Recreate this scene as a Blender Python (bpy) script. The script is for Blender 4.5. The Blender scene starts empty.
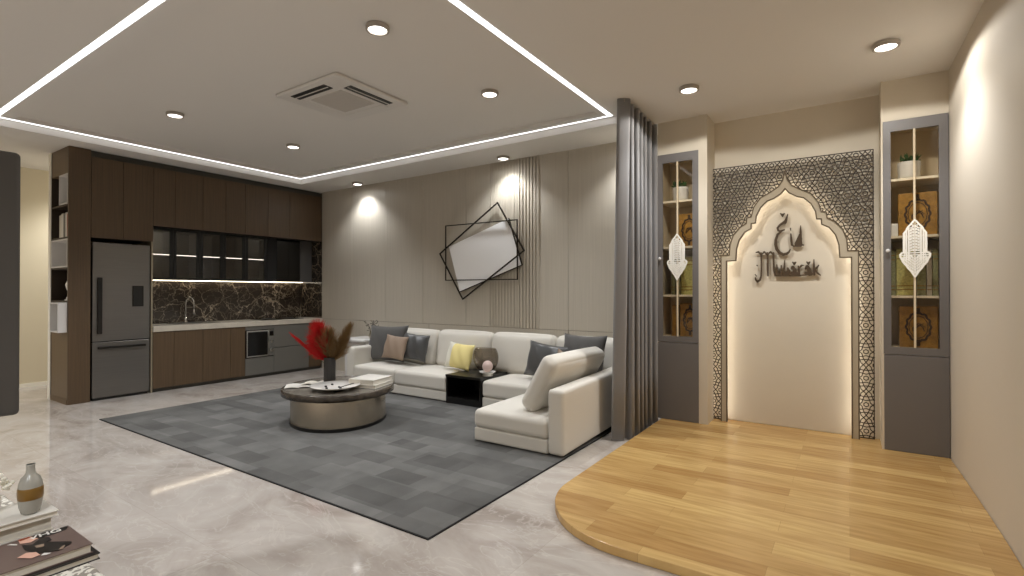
import bpy, bmesh, math, random
from math import sin, cos, pi, radians, sqrt, atan
from mathutils import Vector, Matrix, Euler

random.seed(7)
scene = bpy.context.scene
COL = scene.collection

# ------------------------------------------------------------------ materials
MATS = {}
def srgb(c):
    def f(v):
        v /= 255.0
        return v/12.92 if v <= .04045 else ((v+.055)/1.055)**2.4
    return (f(c[0]), f(c[1]), f(c[2]), 1.0)

def mat(name, rgb, rough=.5, metal=0.0, spec=.5, alpha=1.0, coat=0.0, trans=0.0, emit=None, estr=0, bump=None, noise=None, sheen=0):
    m = bpy.data.materials.new(name); m.use_nodes = True
    nt = m.node_tree; b = nt.nodes['Principled BSDF']
    b.inputs['Base Color'].default_value = srgb(rgb)
    b.inputs['Roughness'].default_value = rough
    b.inputs['Metallic'].default_value = metal
    b.inputs['Specular IOR Level'].default_value = spec
    b.inputs['Alpha'].default_value = alpha
    b.inputs['Coat Weight'].default_value = coat
    b.inputs['Transmission Weight'].default_value = trans
    b.inputs['Sheen Weight'].default_value = sheen
    if emit:
        b.inputs['Emission Color'].default_value = srgb(emit)
        b.inputs['Emission Strength'].default_value = estr
    tc = nt.nodes.new('ShaderNodeTexCoord')
    if noise:   # (scale, amount) or (scale xyz, amount)
        sc, amt = noise
        mp = nt.nodes.new('ShaderNodeMapping'); nt.links.new(tc.outputs['Object'], mp.inputs['Vector'])
        mp.inputs['Scale'].default_value = sc if isinstance(sc, tuple) else (sc,)*3
        n = nt.nodes.new('ShaderNodeTexNoise'); n.inputs['Scale'].default_value = 1; n.inputs['Detail'].default_value = 5
        nt.links.new(mp.outputs[0], n.inputs['Vector'])
        r = nt.nodes.new('ShaderNodeValToRGB')
        c = srgb(rgb)
        r.color_ramp.elements[0].position = .3; r.color_ramp.elements[1].position = .7
        r.color_ramp.elements[0].color = tuple(v*(1-amt) for v in c[:3])+(1,)
        r.color_ramp.elements[1].color = tuple(min(1, v*(1+amt)) for v in c[:3])+(1,)
        nt.links.new(n.outputs['Fac'], r.inputs['Fac']); nt.links.new(r.outputs['Color'], b.inputs['Base Color'])
    if bump:
        sc, st = bump
        n2 = nt.nodes.new('ShaderNodeTexNoise'); n2.inputs['Scale'].default_value = sc; n2.inputs['Detail'].default_value = 3
        nt.links.new(tc.outputs['Object'], n2.inputs['Vector'])
        bp = nt.nodes.new('ShaderNodeBump'); bp.inputs['Strength'].default_value = st; bp.inputs['Distance'].default_value = .01
        nt.links.new(n2.outputs['Fac'], bp.inputs['Height']); nt.links.new(bp.outputs['Normal'], b.inputs['Normal'])
    MATS[name] = m
    return m

def nodes(m): return m.node_tree.nodes, m.node_tree.links, m.node_tree.nodes['Principled BSDF']

def glass(name, rgb, rough=.02, tint=.7, refl=.08):
    m = bpy.data.materials.new(name); m.use_nodes = True
    nt = m.node_tree; nt.nodes.clear()
    out = nt.nodes.new('ShaderNodeOutputMaterial'); mx = nt.nodes.new('ShaderNodeMixShader')
    tr = nt.nodes.new('ShaderNodeBsdfTransparent'); gl = nt.nodes.new('ShaderNodeBsdfGlossy')
    c = srgb(rgb); tr.inputs['Color'].default_value = tuple(v for v in c[:3])+(1,)
    gl.inputs['Roughness'].default_value = rough
    lw = nt.nodes.new('ShaderNodeLayerWeight'); lw.inputs['Blend'].default_value = .2
    ma = nt.nodes.new('ShaderNodeMath'); ma.operation = 'MULTIPLY_ADD'; ma.inputs[1].default_value = tint; ma.inputs[2].default_value = refl
    ma.use_clamp = True
    nt.links.new(lw.outputs['Fresnel'], ma.inputs[0]); nt.links.new(ma.outputs[0], mx.inputs[0])
    nt.links.new(tr.outputs[0], mx.inputs[1]); nt.links.new(gl.outputs[0], mx.inputs[2]); nt.links.new(mx.outputs[0], out.inputs[0])
    MATS[name] = m; return m

mat('ceiling', (224, 220, 215), .9)
mat('plaster', (208, 198, 180), .85, noise=(2.0, .02))
mat('plaster_right', (208, 198, 182), .8)
mat('far_wall', (214, 203, 178), .85)
mat('trim_white', (240, 236, 224), .6)
mat('wall_panel', (184, 176, 162), .55, noise=((60, 60, 1.2), .06))
mat('slat', (178, 169, 154), .5, noise=((60, 60, 1.2), .06))
mat('groove', (112, 105, 94), .8)
mat('grey_panel', (74, 71, 68), .6)
mat('wood_dark', (84, 66, 46), .45, noise=((90, 90, 2.2), .16))
mat('wood_side', (100, 80, 56), .45, noise=((90, 90, 2.2), .14))
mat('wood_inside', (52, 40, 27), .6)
mat('seam', (22, 17, 13), .8)
mat('filler_grey', (70, 68, 62), .7)
mat('white_lacquer', (214, 212, 210), .4)
mat('steel', (118, 115, 111), .34, metal=.75, noise=((3, 3, 120), .05))
mat('steel_dark', (40, 38, 35), .4, metal=.6)
mat('black', (12, 11, 10), .35)
mat('black_gloss', (10, 9, 8), .12)
mat('black_matte', (16, 15, 14), .7)
mat('alu', (150, 140, 120), .4, metal=.5)
mat('counter', (188, 180, 166), .3, noise=(14, .07))
mat('cab_grey', (100, 98, 92), .4)
mat('cabinet_inside', (186, 178, 168), .6)
mat('chrome', (200, 198, 194), .15, metal=1)
mat('sofa', (212, 207, 197), .85, sheen=.2, bump=(160, .12))
mat('sofa_seam', (150, 140, 122), .9)
mat('pillow_grey', (80, 78, 76), .85, bump=(180, .15), sheen=.2)
mat('pillow_satin', (70, 70, 70), .38, sheen=.2)
mat('pillow_taupe', (150, 130, 112), .7, bump=(200, .15))
mat('pillow_white', (222, 218, 205), .8)
mat('black_wood', (14, 13, 12), .3)
mat('drum', (186, 174, 156), .26, metal=.9)
mat('ct_rim', (70, 62, 54), .22, noise=(16, .5))
mat('ct_top', (112, 106, 98), .18, noise=(6, .25))
mat('vase_dark', (42, 39, 37), .5, noise=((60, 60, 4), .3))
mat('red', (184, 12, 10), .7)
mat('brown_plume', (118, 90, 52), .85)
mat('lantern_white', (252, 249, 240), .5)
mat('stem_green', (90, 100, 30), .7)
mat('ceramic', (232, 228, 222), .25)
mat('paper', (214, 208, 196), .8, noise=((2, 2, 500), .08))
mat('book_white', (222, 218, 210), .45)
mat('pink', (206, 182, 174), .6)
mat('frame_black', (40, 34, 28), .4, metal=.5)
mat('mirror_reflection', (250, 250, 251), .25)  # near-white base colour stands in for what the mirror reflects
mat('curtain', (128, 126, 126), .75, sheen=.3, bump=(240, .08))
mat('unit_grey', (110, 106, 104), .45)
mat('unit_in', (216, 200, 170), .7)
mat('shelf_cream', (240, 230, 208), .5)
mat('mullion', (222, 206, 176), .4)
mat('lattice', (56, 44, 30), .6)
mat('arch_frame', (182, 170, 148), .6)
mat('arch_edge', (92, 78, 58), .6)
mat('letters', (72, 56, 38), .45)
mat('gold_book', (158, 116, 42), .5, noise=(30, .3))
mat('medallion', (56, 34, 14), .5)
mat('green_book', (146, 148, 108), .6, noise=(60, .25))
mat('yellow_book', (204, 198, 124), .6, noise=(70, .25))
mat('white_pot', (228, 226, 222), .45)
mat('leaf', (60, 96, 52), .6, noise=(40, .3))
mat('soil', (50, 36, 24), .9)
mat('ac_white', (216, 212, 207), .5)
mat('ac_grille', (196, 190, 183), .6)
mat('dl_ring', (176, 168, 158), .45, metal=.2)
mat('twig', (52, 48, 44), .8)
mat('table_white', (226, 224, 222), .22)
mat('rug_edge', (26, 25, 24), .95)
mat('vase_grey', (160, 158, 150), .25)
mat('vase_gold', (124, 92, 36), .3)
mat('cover_mauve', (112, 94, 88), .3, noise=(5, .12))
mat('cover_black', (18, 15, 16), .3)
mat('skin_tone', (225, 178, 158), .5)
mat('cover_hair', (150, 70, 40), .5)
mat('white_ink', (235, 232, 226), .4)
mat('flower_white', (232, 228, 214), .8)
mat('led', (255, 255, 255), .5, emit=(250, 252, 255), estr=1.7)
mat('led_kitchen', (255, 255, 255), .5, emit=(255, 240, 214), estr=6)
mat('led_shelf', (255, 255, 255), .5, emit=(255, 248, 240), estr=4)
mat('led_arch', (255, 255, 255), .5, emit=(255, 245, 230), estr=9)
mat('lamp', (255, 255, 255), .5, emit=(255, 251, 244), estr=4)
glass('smoke', (206, 204, 200), .12, .5, .06)
glass('vase_smoke', (228, 224, 219), .08, .3, .05)
glass('clear', (248, 246, 242), .02, .35, .015)

# marble floor
m = mat('marble', (182, 177, 172), .06, spec=.7)
N, L, B = nodes(m)
tc = N.new('ShaderNodeTexCoord')
mp = N.new('ShaderNodeMapping'); mp.inputs['Scale'].default_value = (.9, 1.6, 1); mp.inputs['Rotation'].default_value = (0, 0, .5)
L.new(tc.outputs['Object'], mp.inputs[0])
n1 = N.new('ShaderNodeTexNoise'); n1.inputs['Scale'].default_value = 1.3; n1.inputs['Detail'].default_value = 9; n1.inputs['Roughness'].default_value = .62; n1.inputs['Distortion'].default_value = 1.4
L.new(mp.outputs[0], n1.inputs[0])
r1 = N.new('ShaderNodeValToRGB'); e = r1.color_ramp.elements
e[0].position = .28; e[0].color = srgb((156, 145, 136)); e[1].position = .75; e[1].color = srgb((204, 198, 191))
e2 = r1.color_ramp.elements.new(.5); e2.color = srgb((186, 178, 170))
L.new(n1.outputs['Fac'], r1.inputs[0])
n2 = N.new('ShaderNodeTexNoise'); n2.inputs['Scale'].default_value = 1.9; n2.inputs['Detail'].default_value = 7; n2.inputs['Distortion'].default_value = 2.6
L.new(mp.outputs[0], n2.inputs[0])
s1 = N.new('ShaderNodeMath'); s1.operation = 'SUBTRACT'; s1.inputs[1].default_value = .5; L.new(n2.outputs['Fac'], s1.inputs[0])
s2 = N.new('ShaderNodeMath'); s2.operation = 'ABSOLUTE'; L.new(s1.outputs[0], s2.inputs[0])
r2 = N.new('ShaderNodeValToRGB'); r2.color_ramp.elements[0].position = 0; r2.color_ramp.elements[0].color = (.45, .45, .45, 1)
r2.color_ramp.elements[1].position = .02; r2.color_ramp.elements[1].color = (0, 0, 0, 1); L.new(s2.outputs[0], r2.inputs[0])
mx = N.new('ShaderNodeMix'); mx.data_type = 'RGBA'; L.new(r2.outputs[0], mx.inputs[0]); L.new(r1.outputs[0], mx.inputs[6]); mx.inputs[7].default_value = srgb((208, 202, 194))
# tiles
bk = N.new('ShaderNodeTexBrick'); bk.offset = 0; bk.inputs['Scale'].default_value = 1; bk.inputs['Brick Width'].default_value = 1.2; bk.inputs['Row Height'].default_value = 1.2
bk.inputs['Mortar Size'].default_value = .0012; bk.inputs['Mortar Smooth'].default_value = 0
bk.inputs['Color1'].default_value = (1, 1, 1, 1); bk.inputs['Color2'].default_value = (.93, .92, .92, 1); bk.inputs['Mortar'].default_value = (.8, .79, .78, 1)
L.new(tc.outputs['Object'], bk.inputs[0])
mm = N.new('ShaderNodeMix'); mm.data_type = 'RGBA'; mm.blend_type = 'MULTIPLY'; mm.inputs[0].default_value = 1
L.new(mx.outputs[2], mm.inputs[6]); L.new(bk.outputs['Color'], mm.inputs[7]); L.new(mm.outputs[2], B.inputs['Base Color'])

# oak platform planks running along X
m = mat('oak', (200, 160, 100), .27, spec=.5)
N, L, B = nodes(m)
tc = N.new('ShaderNodeTexCoord')
bk = N.new('ShaderNodeTexBrick'); bk.offset = .37; bk.offset_frequency = 2; bk.inputs['Scale'].default_value = 1
bk.inputs['Brick Width'].default_value = .78; bk.inputs['Row Height'].default_value = .125; bk.inputs['Mortar Size'].default_value = .0006; bk.inputs['Bias'].default_value = 0
bk.inputs['Color1'].default_value = srgb((216, 182, 120)); bk.inputs['Color2'].default_value = srgb((182, 142, 86)); bk.inputs['Mortar'].default_value = srgb((160, 126, 78))
L.new(tc.outputs['Object'], bk.inputs[0])
mp = N.new('ShaderNodeMapping'); mp.inputs['Scale'].default_value = (3.5, 34, 1); L.new(tc.outputs['Object'], mp.inputs[0])
n1 = N.new('ShaderNodeTexNoise'); n1.inputs['Scale'].default_value = 1; n1.inputs['Detail'].default_value = 6; L.new(mp.outputs[0], n1.inputs[0])
r1 = N.new('ShaderNodeValToRGB'); r1.color_ramp.elements[0].position = .3; r1.color_ramp.elements[0].color = (.74, .68, .60, 1); r1.color_ramp.elements[1].position = .65; r1.color_ramp.elements[1].color = (1, 1, 1, 1)
L.new(n1.outputs['Fac'], r1.inputs[0])
mm = N.new('ShaderNodeMix'); mm.data_type = 'RGBA'; mm.blend_type = 'MULTIPLY'; mm.inputs[0].default_value = 1
L.new(bk.outputs['Color'], mm.inputs[6]); L.new(r1.outputs[0], mm.inputs[7]); L.new(mm.outputs[2], B.inputs['Base Color'])

# rug patchwork
m = mat('rug', (104, 104, 103), .95, spec=.1, bump=(260, .3))
N, L, B = nodes(m)
tc = N.new('ShaderNodeTexCoord')
bk = N.new('ShaderNodeTexBrick'); bk.offset = .5; bk.inputs['Scale'].default_value = 1; bk.inputs['Brick Width'].default_value = .30; bk.inputs['Row Height'].default_value = .17; bk.inputs['Mortar Size'].default_value = 0
bk.inputs['Color1'].default_value = srgb((94, 93, 91)); bk.inputs['Color2'].default_value = srgb((116, 115, 113))
L.new(tc.outputs['Object'], bk.inputs[0])
bk2 = N.new('ShaderNodeTexBrick'); bk2.offset = .3; bk2.inputs['Scale'].default_value = 1; bk2.inputs['Brick Width'].default_value = .43; bk2.inputs['Row Height'].default_value = .29; bk2.inputs['Mortar Size'].default_value = 0
bk2.inputs['Color1'].default_value = (.86, .86, .86, 1); bk2.inputs['Color2'].default_value = (1.08, 1.08, 1.08, 1)
L.new(tc.outputs['Object'], bk2.inputs[0])
n1 = N.new('ShaderNodeTexNoise'); n1.inputs['Scale'].default_value = 3; n1.inputs['Detail'].default_value = 8; L.new(tc.outputs['Object'], n1.inputs[0])
r1 = N.new('ShaderNodeValToRGB'); r1.color_ramp.elements[0].position = .3; r1.color_ramp.elements[0].color = (.78, .78, .78, 1); r1.color_ramp.elements[1].position = .7; r1.color_ramp.elements[1].color = (1.1, 1.1, 1.1, 1)
L.new(n1.outputs['Fac'], r1.inputs[0])
m1 = N.new('ShaderNodeMix'); m1.data_type = 'RGBA'; m1.blend_type = 'MULTIPLY'; m1.inputs[0].default_value = 1
m2 = N.new('ShaderNodeMix'); m2.data_type = 'RGBA'; m2.blend_type = 'MULTIPLY'; m2.inputs[0].default_value = 1
L.new(bk.outputs['Color'], m1.inputs[6]); L.new(bk2.outputs['Color'], m1.inputs[7]); L.new(m1.outputs[2], m2.inputs[6]); L.new(r1.outputs[0], m2.inputs[7]); L.new(m2.outputs[2], B.inputs['Base Color'])

# dark veined stone
m = mat('dark_marble', (50, 42, 34), .12, spec=.6)
N, L, B = nodes(m)
tc = N.new('ShaderNodeTexCoord')
nz = N.new('ShaderNodeTexNoise'); nz.inputs['Scale'].default_value = 3.5; nz.inputs['Detail'].default_value = 8; nz.inputs['Roughness'].default_value = .65; L.new(tc.outputs['Object'], nz.inputs[0])
ad = N.new('ShaderNodeMix'); ad.data_type = 'RGBA'; ad.blend_type = 'ADD'; ad.inputs[0].default_value = .3; L.new(tc.outputs['Object'], ad.inputs[6]); L.new(nz.outputs['Color'], ad.inputs[7])
tot = None
for sc_, w, st in ((2.4, .014, 1), (4.6, .016, .9), (9, .02, .55)):
    v = N.new('ShaderNodeTexVoronoi'); v.feature = 'DISTANCE_TO_EDGE'; v.inputs['Scale'].default_value = sc_; L.new(ad.outputs[2], v.inputs['Vector'])
    r = N.new('ShaderNodeValToRGB'); r.color_ramp.elements[0].color = (st, st, st, 1); r.color_ramp.elements[1].color = (0, 0, 0, 1); r.color_ramp.elements[1].position = w
    L.new(v.outputs['Distance'], r.inputs[0])
    if tot is None: tot = r.outputs[0]
    else:
        a = N.new('ShaderNodeMix'); a.data_type = 'RGBA'; a.blend_type = 'ADD'; a.inputs[0].default_value = 1; L.new(tot, a.inputs[6]); L.new(r.outputs[0], a.inputs[7]); tot = a.outputs[2]
n3 = N.new('ShaderNodeTexNoise'); n3.inputs['Scale'].default_value = 2.2; n3.inputs['Detail'].default_value = 2; L.new(tc.outputs['Object'], n3.inputs[0])
r3 = N.new('ShaderNodeValToRGB'); r3.color_ramp.elements[0].position = .4; r3.color_ramp.elements[1].position = .6; L.new(n3.outputs['Fac'], r3.inputs[0])
mlt = N.new('ShaderNodeMix'); mlt.data_type = 'RGBA'; mlt.blend_type = 'MULTIPLY'; mlt.inputs[0].default_value = .6; L.new(tot, mlt.inputs[6]); L.new(r3.outputs[0], mlt.inputs[7])
mx = N.new('ShaderNodeMix'); mx.data_type = 'RGBA'; L.new(mlt.outputs[2], mx.inputs[0]); mx.inputs[6].default_value = srgb((52, 44, 37)); mx.inputs[7].default_value = srgb((196, 180, 156))
L.new(mx.outputs[2], B.inputs['Base Color'])

# terrazzo
m = mat('terrazzo', (150, 145, 136), .4)
N, L, B = nodes(m)
tc = N.new('ShaderNodeTexCoord'); v = N.new('ShaderNodeTexVoronoi'); v.inputs['Scale'].default_value = 95; L.new(tc.outputs['Object'], v.inputs['Vector'])
r = N.new('ShaderNodeValToRGB'); r.color_ramp.interpolation = 'CONSTANT'; r.color_ramp.elements[0].color = srgb((150, 144, 134)); r.color_ramp.elements[1].color = srgb((232, 228, 218)); r.color_ramp.elements[1].position = .55
sp = N.new('ShaderNodeSeparateColor'); L.new(v.outputs['Color'], sp.inputs[0]); L.new(sp.outputs[0], r.inputs[0]); L.new(r.outputs[0], B.inputs['Base Color'])

# two-tone yellow pillow
m = mat('pillow_yellow', (232, 214, 120), .75)
N, L, B = nodes(m)
tc = N.new('ShaderNodeTexCoord'); sp = N.new('ShaderNodeSeparateXYZ'); L.new(tc.outputs['Object'], sp.inputs[0])
r = N.new('ShaderNodeValToRGB'); r.color_ramp.interpolation = 'CONSTANT'; r.color_ramp.elements[0].color = srgb((226, 222, 208)); r.color_ramp.elements[1].color = srgb((232, 216, 146)); r.color_ramp.elements[1].position = .5
ma = N.new('ShaderNodeMath'); ma.operation = 'ADD'; ma.inputs[1].default_value = .585; L.new(sp.outputs[0], ma.inputs[0]); L.new(ma.outputs[0], r.inputs[0]); L.new(r.outputs[0], B.inputs['Base Color'])

# ------------------------------------------------------------------ geometry helpers
def rootof(o):
    while o.parent: o = o.parent
    return o

def T(name, loc, label, cat, group=None, rz=0):
    o = bpy.data.objects.new(name, None); COL.objects.link(o); o.empty_display_size = .1
    o.location = loc; o.rotation_euler.z = rz; o['label'] = label; o['category'] = cat
    if group: o['group'] = group
    return o

def tag(o, label, cat, group=None):
    o['label'] = label; o['category'] = cat
    if group: o['group'] = group
    return o

class MB:
    def __init__(s): s.bm = bmesh.new(); s.uvs = None
    def box(s, x0, x1, y0, y1, z0, z1, M=None):
        c = [(x0,y0,z0),(x1,y0,z0),(x1,y1,z0),(x0,y1,z0),(x0,y0,z1),(x1,y0,z1),(x1,y1,z1),(x0,y1,z1)]
        v = [s.bm.verts.new(M @ Vector(p) if M else p) for p in c]
        for f in ((0,3,2,1),(4,5,6,7),(0,1,5,4),(1,2,6,5),(2,3,7,6),(3,0,4,7)): s.bm.faces.new([v[i] for i in f])
        return s
    def rbox(s, x0, x1, y0, y1, z0, z1, r=.03, n=14, crown=(0,0,0), M=None):
        # rounded box with bulging faces
        hx, hy, hz = (x1-x0)/2, (y1-y0)/2, (z1-z0)/2; c = Vector(((x0+x1)/2,(y0+y1)/2,(z0+z1)/2)); r = min(r, hx, hy, hz)
        def samples(h):
            k = 4; a = [-h + r*(1-cos(i*pi/2/k)) for i in range(k)]; mid = [-(h-r) + 2*(h-r)*i/n for i in range(n+1)]
            return a + mid + [-v for v in reversed(a)]
        sx, sy, sz = samples(hx), samples(hy), samples(hz); cache = {}
        def vert(x, y, z):
            key = (round(x,5), round(y,5), round(z,5))
            if key in cache: return cache[key]
            i = Vector((max(-(hx-r),min(hx-r,x)), max(-(hy-r),min(hy-r,y)), max(-(hz-r),min(hz-r,z)))); d = Vector((x,y,z))-i
            p = i + (d.normalized()*r if d.length > 1e-7 else d)
            u, w, t = x/hx, y/hy, z/hz
            p = p + Vector((crown[0]*u*(1-w*w)*(1-t*t), crown[1]*w*(1-u*u)*(1-t*t), crown[2]*t*(1-u**4)*(1-w**4)))
            p = p + c
            cache[key] = s.bm.verts.new(M @ p if M else p); return cache[key]
        def face(A, Bb, f, flip):
            for i in range(len(A)-1):
                for j in range(len(Bb)-1):
                    q = [f(A[i],Bb[j]), f(A[i+1],Bb[j]), f(A[i+1],Bb[j+1]), f(A[i],Bb[j+1])]
                    if flip: q.reverse()
                    try: s.bm.faces.new(q)
                    except ValueError: pass
        face(sx, sy, lambda a,b: vert(a,b,hz), False); face(sx, sy, lambda a,b: vert(a,b,-hz), True)
        face(sx, sz, lambda a,b: vert(a,-hy,b), False); face(sx, sz, lambda a,b: vert(a,hy,b), True)
        face(sy, sz, lambda a,b: vert(hx,a,b), False); face(sy, sz, lambda a,b: vert(-hx,a,b), True)
        return s
    def prism(s, pts, z0, z1, axis='z', M=None):
        # pts 2-D polygon extruded along an axis; axis 'y': pts are (x,z)
        def P(a, b, h):
            p = (a,b,h) if axis == 'z' else ((a,h,b) if axis == 'y' else (h,a,b))
            return M @ Vector(p) if M else Vector(p)
        A = [s.bm.verts.new(P(a,b,z0)) for a,b in pts]; Bv = [s.bm.verts.new(P(a,b,z1)) for a,b in pts]; n = len(pts)
        s.bm.faces.new(A); s.bm.faces.new(list(reversed(Bv)))
        for i in range(n): s.bm.faces.new([A[(i+1)%n], A[i], Bv[i], Bv[(i+1)%n]])
        return s
    def lathe(s, prof, cx=0, cy=0, n=40, M=None, sx=1, sy=1):
        rings = []
        for r, z in prof:
            if r < 1e-6: rings.append([s.bm.verts.new(M @ Vector((cx,cy,z)) if M else (cx,cy,z))])
            else:
                ring = []
                for i in range(n):
                    p = Vector((cx+sx*r*cos(2*pi*i/n), cy+sy*r*sin(2*pi*i/n), z)); ring.append(s.bm.verts.new(M @ p if M else p))
                rings.append(ring)
        for a, b in zip(rings, rings[1:]):
            for i in range(n):
                if len(a) == 1 and len(b) == 1: break
                if len(a) == 1: f = [a[0], b[(i+1)%n], b[i]]
                elif len(b) == 1: f = [a[i], a[(i+1)%n], b[0]]
                else: f = [a[i], a[(i+1)%n], b[(i+1)%n], b[i]]
                s.bm.faces.new(f)
        return s
    def tube(s, pts, r, n=8, closed=False):
        pts = [Vector(p) for p in pts]; rings = []; m_ = len(pts)
        rr = r if isinstance(r, (list, tuple)) else [r]*m_
        for k in range(m_):
            a = pts[(k-1)%m_] if (k > 0 or closed) else pts[k]; b = pts[(k+1)%m_] if (k < m_-1 or closed) else pts[k]
            t = (b-a).normalized(); up = Vector((0,0,1)) if abs(t.z) < .9 else Vector((0,1,0))
            u = t.cross(up).normalized(); w = t.cross(u)
            rings.append([s.bm.verts.new(pts[k] + rr[k]*(cos(2*pi*i/n)*u + sin(2*pi*i/n)*w)) for i in range(n)])
        last = m_ if closed else m_-1
        for k in range(last):
            a, b = rings[k], rings[(k+1)%m_]
            for i in range(n): s.bm.faces.new([a[i], a[(i+1)%n], b[(i+1)%n], b[i]])
        if not closed:
            s.bm.faces.new(rings[0]); s.bm.faces.new(list(reversed(rings[-1])))
        return s
    def bar(s, a, b, w, y0, y1):
        # flat bar in the XZ plane between two (x,z) points, depth y0..y1
        s.k = getattr(s, 'k', 0)+1; y0 = y0-(s.k % 41)*3e-5
        a = Vector(a); b = Vector(b); d = (b-a)
        if d.length < 1e-6: return s
        d.normalize(); nn = Vector((-d.y, d.x))*w/2; e_ = d*w*.3
        s.prism([tuple(a-nn-e_), tuple(b-nn+e_), tuple(b+nn+e_), tuple(a+nn-e_)], y0, y1, 'y')
        return s
    def build(s, name, material, parent=None, smooth=False, bevel=0, at=None):
        if parent is not None and at is None:
            r = rootof(parent); s.bm.transform(Matrix.Translation(-r.location))
        if at is not None: s.bm.transform(Matrix.Translation(-Vector(at)))
        bmesh.ops.recalc_face_normals(s.bm, faces=s.bm.faces)
        me = bpy.data.meshes.new(name); s.bm.to_mesh(me); s.bm.free()
        o = bpy.data.objects.new(name, me); COL.objects.link(o)
        if isinstance(material, str): material = MATS[material]
        me.materials.append(material)
        if smooth:
            for p in me.polygons: p.use_smooth = True
        if at is not None: o.location = at
        if parent is not None:
            o.parent = parent
            if at is not None: o.location = (0,0,0)
        if bevel:
            b = o.modifiers.new('bevel', 'BEVEL'); b.width = bevel; b.segments = 2; b.limit_method = 'ANGLE'; b.angle_limit = radians(40)
        return o

def box(name, b, material, parent=None, bevel=0, smooth=False):
    at = None
    if parent is None: at = ((b[0]+b[1])/2, (b[2]+b[3])/2, b[4])
    return MB().box(*b).build(name, material, parent, bevel=bevel, at=at)

def struct(o): o['kind'] = 'structure'; return o
def sbox(name, b, material):
    # setting pieces keep the world origin so their textures lie in room coordinates
    return struct(MB().box(*b).build(name, material))

def copy_tree(o, parent=None):
    c = o.copy(); COL.objects.link(c)
    if parent is not None: c.parent = parent
    for ch in list(o.children): copy_tree(ch, c)
    return c

def light(name, kind, loc, energy, color, parent, **kw):
    d = bpy.data.lights.new(name, kind); d.energy = energy; d.color = color
    for k, v in kw.items(): setattr(d, k, v)
    o = bpy.data.objects.new(name, d); COL.objects.link(o)
    if parent is not None: o.parent = parent
    o.location = loc
    return o

# ------------------------------------------------------------------ setting
H = 2.74; KX = -6.85; BY = 4.97; P = .044
XL, XR, YF = -8.55, .60, -2.6
struct(MB().box(XL, XR+.1, YF, BY+.1, -.08, 0).build('floor', 'marble'))
# ceiling with two stepped tray
hx0, hx1, hy0, hy1 = -6.57, -1.67, 1.165, 4.40
c = MB()
c.box(XL, hx0, YF, BY+.1, H, H+.07); c.box(hx1, XR+.1, YF, BY+.1, H, H+.07)
c.box(hx0, hx1, YF, hy0, H, H+.07); c.box(hx0, hx1, hy1, BY+.1, H, H+.07)
ix0, ix1, iy0, iy1 = -6.49, -1.9, 1.37, 4.275
c.box(hx0-.05, ix0, hy0-.05, hy1+.05, H+.07, H+.105); c.box(ix1, hx1+.05, hy0-.05, hy1+.05, H+.07, H+.105)
c.box(ix0, ix1, hy0-.05, iy0, H+.07, H+.105); c.box(ix0, ix1, iy1, hy1+.05, H+.07, H+.105)
c.box(hx0-.1, hx1+.1, hy0-.1, hy1+.1, H+.105, H+.16)
struct(c.build('ceiling', 'ceiling'))
# walls
sbox('wall_back', (-7.6, -1.456, BY, BY+.1, 0, H), 'groove')
sbox('wall_kitchen', (-7.475, -7.40, 1.855, BY, 0, H), 'trim_white')
sbox('wall_left', (XL-.1, XL, YF, BY+.1, 0, H), 'far_wall')
sbox('wall_left_end', (XL, -7.475, BY, BY+.1, 0, H), 'far_wall')
sbox('wall_front', (XL, XR+.1, YF-.1, YF, 0, H), 'plaster_right')
struct(MB().prism([(.606, YF), (.606, 3.3), (.602, 3.7), (.594, 4.2), (.583, 4.65), (.58, BY+.1), (.7, BY+.1), (.7, YF)], 0, H).build('wall_right', 'plaster_right'))
sbox('baseboard_left', (XL, XL+.012, YF, BY, 0, .05), 'trim_white')
# back wall cladding: tall panels with shadow gaps above a low plinth row
seams = [-6.85, -6.142, -5.416, -4.708, -3.978, -3.607, -3.26, -2.93, -2.552, -1.997, -1.456]
wp = MB()
for a, b in zip(seams, seams[1:]):
    if a >= -3.607-.001 and b <= -2.93+.001: continue
    wp.box(a+.002, b-.002, BY-.02, BY, .774, H)
for a, b in zip([-6.85, -4.6, -2.55], [-4.6, -2.55, -1.456]):
    wp.box(a+.003, b-.003, BY-.02, BY, .0, .769)
struct(wp.build('wall_back_panels', 'wall_panel'))
fl = MB()
x = -3.60
while x < -2.94:
    w = .028 if x > -3.24 else .036
    fl.box(x, x+w, BY-.030 if x > -3.24 else BY-.024, BY, .774, H); x += .0435
fl.box(-3.6, -2.935, BY-.016, BY, .774, H)
struct(fl.build('trim_1', 'slat'))

# alcove walls round the lit arch
NY = 4.90
sbox('wall_alcove', (-1.095, .213, NY, BY+.1, 0, H), 'plaster')
sbox('wall_alcove_left', (-1.095, -1.022, 4.60, NY, 0, H), 'plaster')
sbox('wall_alcove_right', (.200, .213, 4.60, NY, 0, H), 'plaster')
sbox('wall_over_left_unit', (-1.456, -1.095, 4.615, BY+.1, 2.445, H), 'plaster')
sbox('wall_over_right_unit', (.213, .585, 4.615, BY+.1, 2.445, H), 'plaster')
sbox('wall_behind_left_unit', (-1.456, -1.095, 4.955, BY+.1, 0, 2.445), 'plaster')
sbox('wall_behind_right_unit', (.213, .585, 4.955, BY+.1, 0, 2.445), 'plaster')

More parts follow.
